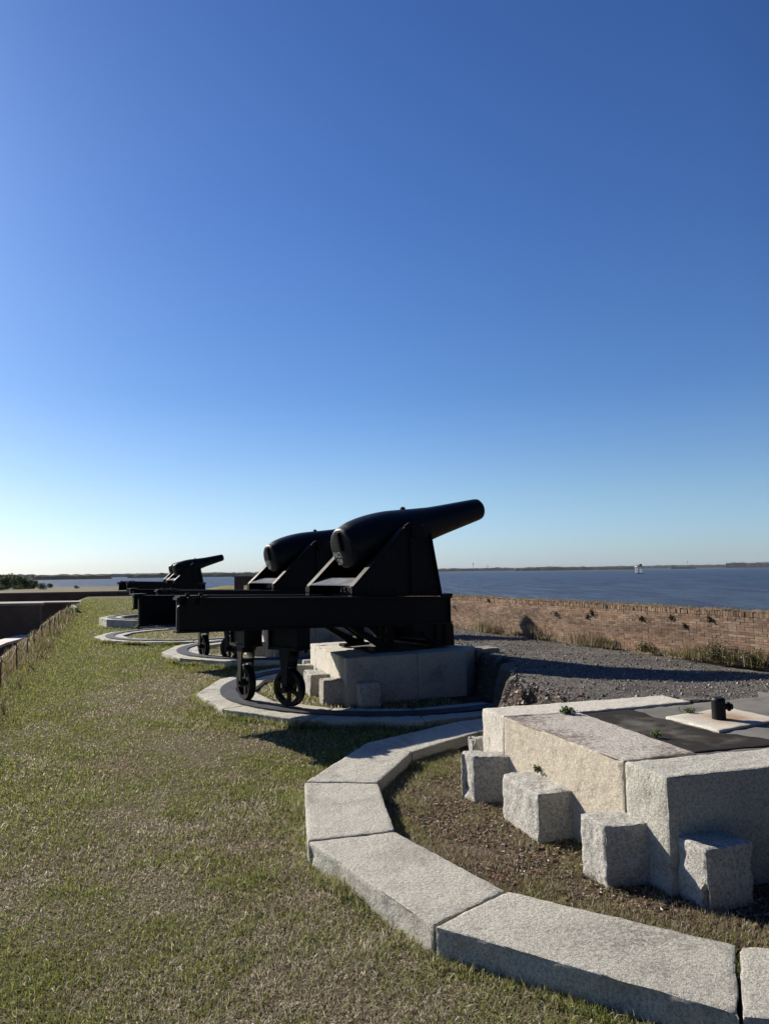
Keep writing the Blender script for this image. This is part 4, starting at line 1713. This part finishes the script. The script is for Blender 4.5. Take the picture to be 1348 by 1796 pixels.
y0, y1 = -6, 66
brick_block('retaining_wall', [(edge_x(y0) - 1.2, y0), (edge_x(y1) - 1.2, y1), (edge_x(y1) - 1.75, y1), (edge_x(y0) - 1.75, y0)], PZ, -.62,
            'brick retaining wall dropping from the lawn to the parade', 'wall', cap=False)
q = at(0, 1131, -.5), at(57, 1108, -.5)
# pale curved ledge (vault top) against the dark building
def ledge():
    bm = bmesh.new()
    zt_ = -.62
    f0, f1 = at(-60, 1150, zt_), at(-5, 1134, zt_)
    f2, f3 = at(12, 1127, zt_), at(60, 1114, zt_)
    b3, b2 = at(52, 1109, zt_), at(0, 1122, zt_)
    b0 = at(-60, 1138, zt_)
    prism(bm, [f0, f1, f2, f3, b3, b2, b0], (0, 0, -.10))
    o = from_bm('white_ledge', bm, M_WPAINT2)
    tag(o, 'pale sunlit masonry ledge at the foot of the dark building', 'ledge')


t = NT('limewash')
c_ = t.coord()
t.color(t.ramp(t.noise(c_, 4, 5, .6), [(0.3, (0.5, 0.49, 0.46)), (0.7, (0.68, 0.67, 0.64))]))
M_WPAINT2 = t.set(Roughness=0.9)
ledge()
k1 = aty(70, 1056, 31)
k0 = aty(-250, 1062, 31)
brick_block('brick_casemate', [(k1.x, 31), (k1.x - .3, 31.9), (-45, 31.2), (-45, 30.2)], PZ, k1.z - .14,
            'big dark brick casemate below the lawn at the left edge', 'building')
k2 = aty(132, 1064, 36)
brick_block('brick_casemate', [(k1.x - .5, 36), (k2.x, 36), (k2.x - 1.5, 39.0), (k1.x - 2, 39.0)], PZ, k2.z - .14,
            'low dark brick wall between the casemate and the lawn end', 'wall')
# far rampart with shaded inner face and pale coping
r0, r1 = aty(245, 1036, 64), aty(-40, 1041, 60)
FRZ = aty(100, 1038, 62).z
brick_block('far_rampart', [(r0.x, 64), (r0.x - .3, 64.7), (r1.x - 20, 60.7), (r1.x - 20, 60)], PZ, FRZ - .14,
            'long dark rampart wall with pale coping beyond the casemate', 'wall')
m0 = aty(185, 1052, 50)
brick_block('inner_bank', [(m0.x, 52), (m0.x + 1, 54.5), (-50, 52.5), (-50, 50)], PZ, -.12,
            'lower brick wall in front of the far rampart', 'wall')

# terrain beyond the fort, sloping to the shore
def field():
    xs = np.linspace(-700, -2, 90)
    ys = np.concatenate([np.linspace(62, 130, 22), np.linspace(140, 640, 60)])
    V = []
    for y in ys:
        for u in np.linspace(0, 1, 90):
            xr = -24 + -.10 * (y - 66) if y < 200 else -37.4 - .30 * (y - 200)
            x = xr - u * (500 + y)
            t_ = (y - 66) / 560
            z = .30 - 8.6 * min(1, t_) ** .92
            z += (noise.noise(Vector((x * .02, y * .02, 0))) * .5 + noise.noise(Vector((x * .1, y * .1, 4))) * .12) * min(1, (y - 66) / 60)
            if u < .03: z -= (0.03 - u) / .03 * 3
            V.append((x, y, z))
    n, m = len(ys), 90
    i = np.arange(n * m).reshape(n, m)
    F = np.stack([i[:-1, :-1], i[1:, :-1], i[1:, 1:], i[:-1, 1:]], -1).reshape(-1, 4)
    tag(np_mesh('field', V, [F], M_FIELD, smooth=True), kind='structure')


field()
sheet('water', [(-25000, -300), (25000, -300), (25000, 30000), (-25000, 30000)], M_WATER, -8.0)
# mass of the fort under the terrace
bm = bmesh.new()
wl = [W0 - WD * 12 - WN * .5, W0 + WD * 32 - WN * .5]
e6 = Vector((edge_x(66), 66))
prism(bm, [Vector((*wl[0], -.45)), Vector((*wl[1], -.45)), Vector((-5, 66, -.45)), Vector((e6.x - 1, 66, -.45)), Vector((edge_x(-6) - 1, -6, -.45)), Vector((6, -6, -.45))], (0, 0, -8))
tag(from_bm('fort_earthwork', bm, M_LAWN), kind='structure')
# grassy berm where the terrace turns, and brick block on it
bm = bmesh.new()
def berm():
    V = []
    n, m = 40, 14
    for i in range(n):
        s_ = i / (n - 1)
        cx_, cy_ = -17 + 18 * s_, 52 - 10 * s_
        for j in range(m):
            w = -4 + 8 * j / (m - 1)
            z = 1.12 * math.exp(-(w / 2.0) ** 2) * min(1, s_ * 3, (1 - s_) * 4 + .2) - .05
            V.append((cx_ + w * .28, cy_ + w * .96, z + .06 * noise.noise(Vector((cx_ * .7, w, 0)))))
    i = np.arange(n * m).reshape(n, m)
    F = np.stack([i[:-1, :-1], i[:-1, 1:], i[1:, 1:], i[1:, :-1]], -1).reshape(-1, 4)
    tag(np_mesh('grassy_berm', V, [F], M_FIELD2, smooth=True), kind='structure')


M_FIELD2 = ground_mat('berm_grass', (0.26, 0.23, 0.11), (0.20, 0.21, 0.08), (0.14, 0.12, 0.06), 0.6, 8)
berm()
k3, k4 = aty(411, 1008, 44), aty(452, 1008, 44)
brick_block('brick_block', [(k3.x, 44), (k4.x + .4, 44), (k4.x + .4, 46), (k3.x, 46)], 0, k3.z - .14,
            'small square brick block on the rampart behind the second cannon', 'chimney')

# ------------------------------------------------------------------ far shores
def treeline(name, pts, h0, h1, label, seed, step=14, depth=60):
    """pts: ground points along the shore; a lumpy wood of real depth"""
    V, F = [], []
    P = [Vector(p) for p in pts]
    path = []
    for p, q in zip(P, P[1:]):
        n = max(2, int((q - p).length / step))
        for i in range(n):
            path.append(p.lerp(q, i / n))
    path.append(P[-1])
    n = len(path)
    m = 7
    for i, p in enumerate(path):
        d = (path[min(n - 1, i + 1)] - path[max(0, i - 1)]).normalized()
        nr = Vector((-d.y, d.x))
        if nr.y < 0: nr = -nr
        hh = lerp(h0, h1, .5 + .5 * noise.noise(Vector((i * .06, seed, 0)))) 
        for j in range(m):
            s_ = j / (m - 1)
            prof = [0, .75, .95, 1, .97, .8, 0][j]
            jit = 1 + .30 * noise.noise(Vector((i * .9, j * 1.7, seed))) + .16 * noise.noise(Vector((i * 3.1, j * 2.9, seed + 5)))
            ww = nr * (depth * s_ + (step * .5 * noise.noise(Vector((i * 1.3, j, seed + 9)))))
            V.append((p.x + ww.x, p.y + ww.y, -8.3 + hh * prof * jit + (.0 if j else 0)))
    i = np.arange(n * m).reshape(n, m)
    Fc = np.stack([i[:-1, :-1], i[:-1, 1:], i[1:, 1:], i[1:, :-1]], -1).reshape(-1, 4)
    o = np_mesh(name, V, [Fc], M_FARTREE)
    tag(o, label, 'wood', kind='stuff')


def shore(px, dist):
    """point on the water at bearing of photo column px"""
    d = _r * ((px - 674) / FPX) + _f
    return (d.x / d.y * dist, dist)


treeline('far_wood', [shore(-500, 1500), shore(60, 1500), shore(200, 1650)], 10, 13, 'dark wooded far shore at the left horizon', 1.0)
treeline('far_wood', [shore(180, 2700), shore(330, 2700)], 11, 14.5, 'bluish far shore beyond the left wooded point', 2.0, 18)
treeline('far_wood', [shore(225, 1900), shore(420, 1900), shore(560, 2300)], 10, 13.5, 'wooded far shore behind the two distant cannons', 3.0)
treeline('far_wood', [shore(540, 3800), shore(900, 3900)], 15, 20, 'thin wooded shore right of the nearest cannon', 4.0, 22)
treeline('far_wood', [shore(900, 3000), shore(1108, 2900)], 11, 19, 'darker wooded point left of the channel marker', 5.0, 18)
treeline('far_wood', [shore(1060, 4600), shore(1290, 4600)], 16, 24, 'pale far shore right of the channel marker', 6.0, 25)
treeline('far_wood', [shore(1180, 3300), shore(1215, 3300)], 12, 17, 'small dark wooded islet at right', 7.0, 18)
treeline('far_wood', [shore(1270, 3700), shore(1700, 3400)], 20, 34, 'rising wooded shore at the right edge', 8.0, 18)
# pale marsh and beach strips along the water
t = NT('pale_beach')
t.color((0.42, 0.38, 0.30))
M_BEACH = t.set(Roughness=1.0)
for (a, b, d_) in ((545, 905, 3780), (895, 1112, 2880), (-480, 198, 1480), (1060, 1300, 4570)):
    p, q = shore(a, d_), shore(b, d_)
    sheet('beach', [(*p, -7.6), (*q, -7.6), (q[0] * 1.01, q[1] * 1.01, -7.4), (p[0] * 1.01, p[1] * 1.01, -7.4)], M_BEACH, thick=1.0)


# near trees on the left shore
def tree(loc, h, w, label, group, trunk=True, dark=1.0, n=2600, name='broadleaf_tree', cat='tree'):
    e = empty(name, loc)
    tag(e, label, cat, group)
    bm = bmesh.new()
    rod(bm, (0, 0, -.3), (0, 0, h * .55), h * .035, 8, h * .018)
    cl = []
    for k in range(9):
        th = random.uniform(0, 6.28)
        rr_ = w * .5 * random.uniform(.1, .75)
        z = h * random.uniform(.22 if trunk else .15, .85)
        c_ = Vector((math.cos(th) * rr_, math.sin(th) * rr_, z))
        rod(bm, (0, 0, h * random.uniform(.2, .45)), c_, h * .014, 6, h * .005)
        cl.append((c_, w * random.uniform(.20, .34)))
    from_bm('trunk', bm, M_BARK, e)
    pts = []
    for c_, r_ in cl:
        k = n // 9
        q = rng.normal(size=(k, 3))
        q = q / np.linalg.norm(q, axis=1)[:, None] * (r_ * rng.uniform(.5, 1.1, (k, 1)))
        q[:, 2] *= .75
        pts.append(q + np.array(tuple(c_)))
    q = np.concatenate(pts)
    leaf_quads(q[:, 0], q[:, 1], q[:, 2], rng.uniform(.035, .07, len(q)) * h, pick(LEAFG * .8 * dark, len(q), .6, 1.3), 'crown', M_LEAF, e)


def gz(y):
    t_ = max(0, (y - 66) / 560)
    return .30 - 8.6 * min(1, t_) ** .92


TL = [(-14, 230, 5.2, 7), (4, 205, 4.4, 6), (18, 225, 4.8, 6), (28, 215, 4.2, 5), (38, 235, 4.3, 5.5), (47, 220, 3.6, 4.5), (56, 230, 3.0, 3.5), (63, 240, 3.4, 2.8), (-34, 220, 5.4, 7), (10, 190, 3.4, 4.6), (-6, 195, 4, 5)]
TLAB = ['dark tree at the left edge of the photo on the field', 'dark round tree at the far left of the tree clump', 'dark tree third from the left in the tree clump', 'dark tree in the middle of the left tree clump',
        'dark tree right of the middle of the clump', 'lower tree near the right end of the clump', 'small tree second from the right end of the clump', 'thin dark tree at the right end of the clump',
        'tree just outside the left photo edge beside the clump', 'low dark tree in front of the tree clump', 'dark tree in front of the clump at its left end']
for (px_, d_, h, w), lb in zip(TL, TLAB):
    x, _ = shore(px_, d_)
    tree((x, d_, gz(d_) - .1), h, w, lb, 'trees on the field at the left')
for (px_, d_, h, w, lb) in [(74, 150, 1.6, 2.6, 'round dark bush right of the tree clump'), (34, 150, 1.1, 2.4, 'wide low bush in front of the tree clump'), (92, 330, 3.0, 3.4, 'small round tree standing by the water'),
                            (138, 180, 1.0, 1.2, 'lone small bush on the dry field by the low mound'), (8, 140, 1.2, 2.2, 'low bush at the left photo edge'), (131, 34.5, .75, .7, 'pale leafless bush at the far corner of the lawn edge')]:
    x, _ = shore(px_, d_)
    z = gz(d_) if d_ > 66 else -.1
    tree((x, d_, z), h, w, lb, None, False, 1.0 if d_ > 66 else 3.5, 1500 if d_ > 66 else 160, 'round_bush' if d_ != 330 else 'broadleaf_tree', 'bush' if d_ != 330 else 'tree')

# ------------------------------------------------------------------ channel marker platform and masts
def marker():
    x, y = shore(1115, 1080)
    e = empty('channel_marker', (x, y, -8))
    tag(e, 'white piled channel marker platform standing in the water at right', 'channel marker')
    s_ = 4.4
    for i, (dx, dy) in enumerate(((-1, -1), (1, -1), (1, 1), (-1, 1))):
        bm = bmesh.new()
        rod(bm, (dx * s_, dy * s_, -2), (dx * s_ * .8, dy * s_ * .8, 10.5), .34, 10)
        from_bm('leg', bm, M_WPAINT, e)
    bm = bmesh.new()
    for z in (3.2, 7.4):
        for a, b in (((-1, -1), (1, -1)), ((1, -1), (1, 1)), ((1, 1), (-1, 1)), ((-1, 1), (-1, -1))):
            k = s_ * .9
            rod(bm, (a[0] * k, a[1] * k, z), (b[0] * k, b[1] * k, z), .14, 8)
            rod(bm, (a[0] * k, a[1] * k, z - 3), (b[0] * k, b[1] * k, z), .10, 8)
    from_bm('bracing', bm, M_WPAINT, e)
    bm = bmesh.new()
    box(bm, -s_ * 1.1, s_ * 1.1, -s_ * 1.1, s_ * 1.1, .3, 1.4)
    from_bm('fender', bm, M_IRON, e)
    bm = bmesh.new()
    box(bm, -s_, s_, -s_, s_, 10.5, 11.2)
    from_bm('deck', bm, M_WPAINT, e)
    bm = bmesh.new()
    box(bm, -1.8, .2, -1.5, 1.5, 11.2, 13.0)
    box(bm, 1.0, 4.4, -2, 2, 11.2, 15.0)
    rod(bm, (-3.6, 0, 11.2), (-3.6, 0, 13.6), .15, 8)
    from_bm('lantern_house', bm, M_WOOD, e)


marker()


def mast(px_, d_, h, label, r_=1.0):
    x, y = shore(px_, d_)
    e = empty('far_mast', (x, y, -8))
    tag(e, label, 'tower')
    bm = bmesh.new()
    rod(bm, (0, 0, 0), (0, 0, h), r_, 8, r_ * .7)
    from_bm('shaft', bm, M_CONC, e)
    bm = bmesh.new()
    rod(bm, (0, 0, h - 5), (0, 0, h), r_ * 3.2, 12)
    rod(bm, (0, 0, h), (0, 0, h + 2), r_ * 3.0, 12, r_)
    from_bm('tank', bm, M_CONC, e)


mast(827, 4050, 44, 'tall thin water tower on the far shore right of the cannon', 1.3)
mast(852, 4060, 30, 'smaller tower beside the tall water tower', 1.0)
mast(1200, 4700, 44, 'thin tower on the far shore right of the channel marker', 1.1)

# ------------------------------------------------------------------ sea air
bm = bmesh.new()
box(bm, -9000, 9000, -400, 6500, -14, 75)
hz = bpy.data.materials.new('haze_air')
hz.use_nodes = True
for nd in list(hz.node_tree.nodes):
    if nd.type == 'BSDF_PRINCIPLED':
        hz.node_tree.nodes.remove(nd)
pv = hz.node_tree.nodes.new('ShaderNodeVolumePrincipled')
pv.inputs['Color'].default_value = (0.82, 0.90, 1.0, 1)
pv.inputs['Density'].default_value = 0.000035
hz.node_tree.links.new(pv.outputs[0], hz.node_tree.nodes['Material Output'].inputs['Volume'])
tag(from_bm('haze', bm, hz), kind='stuff')
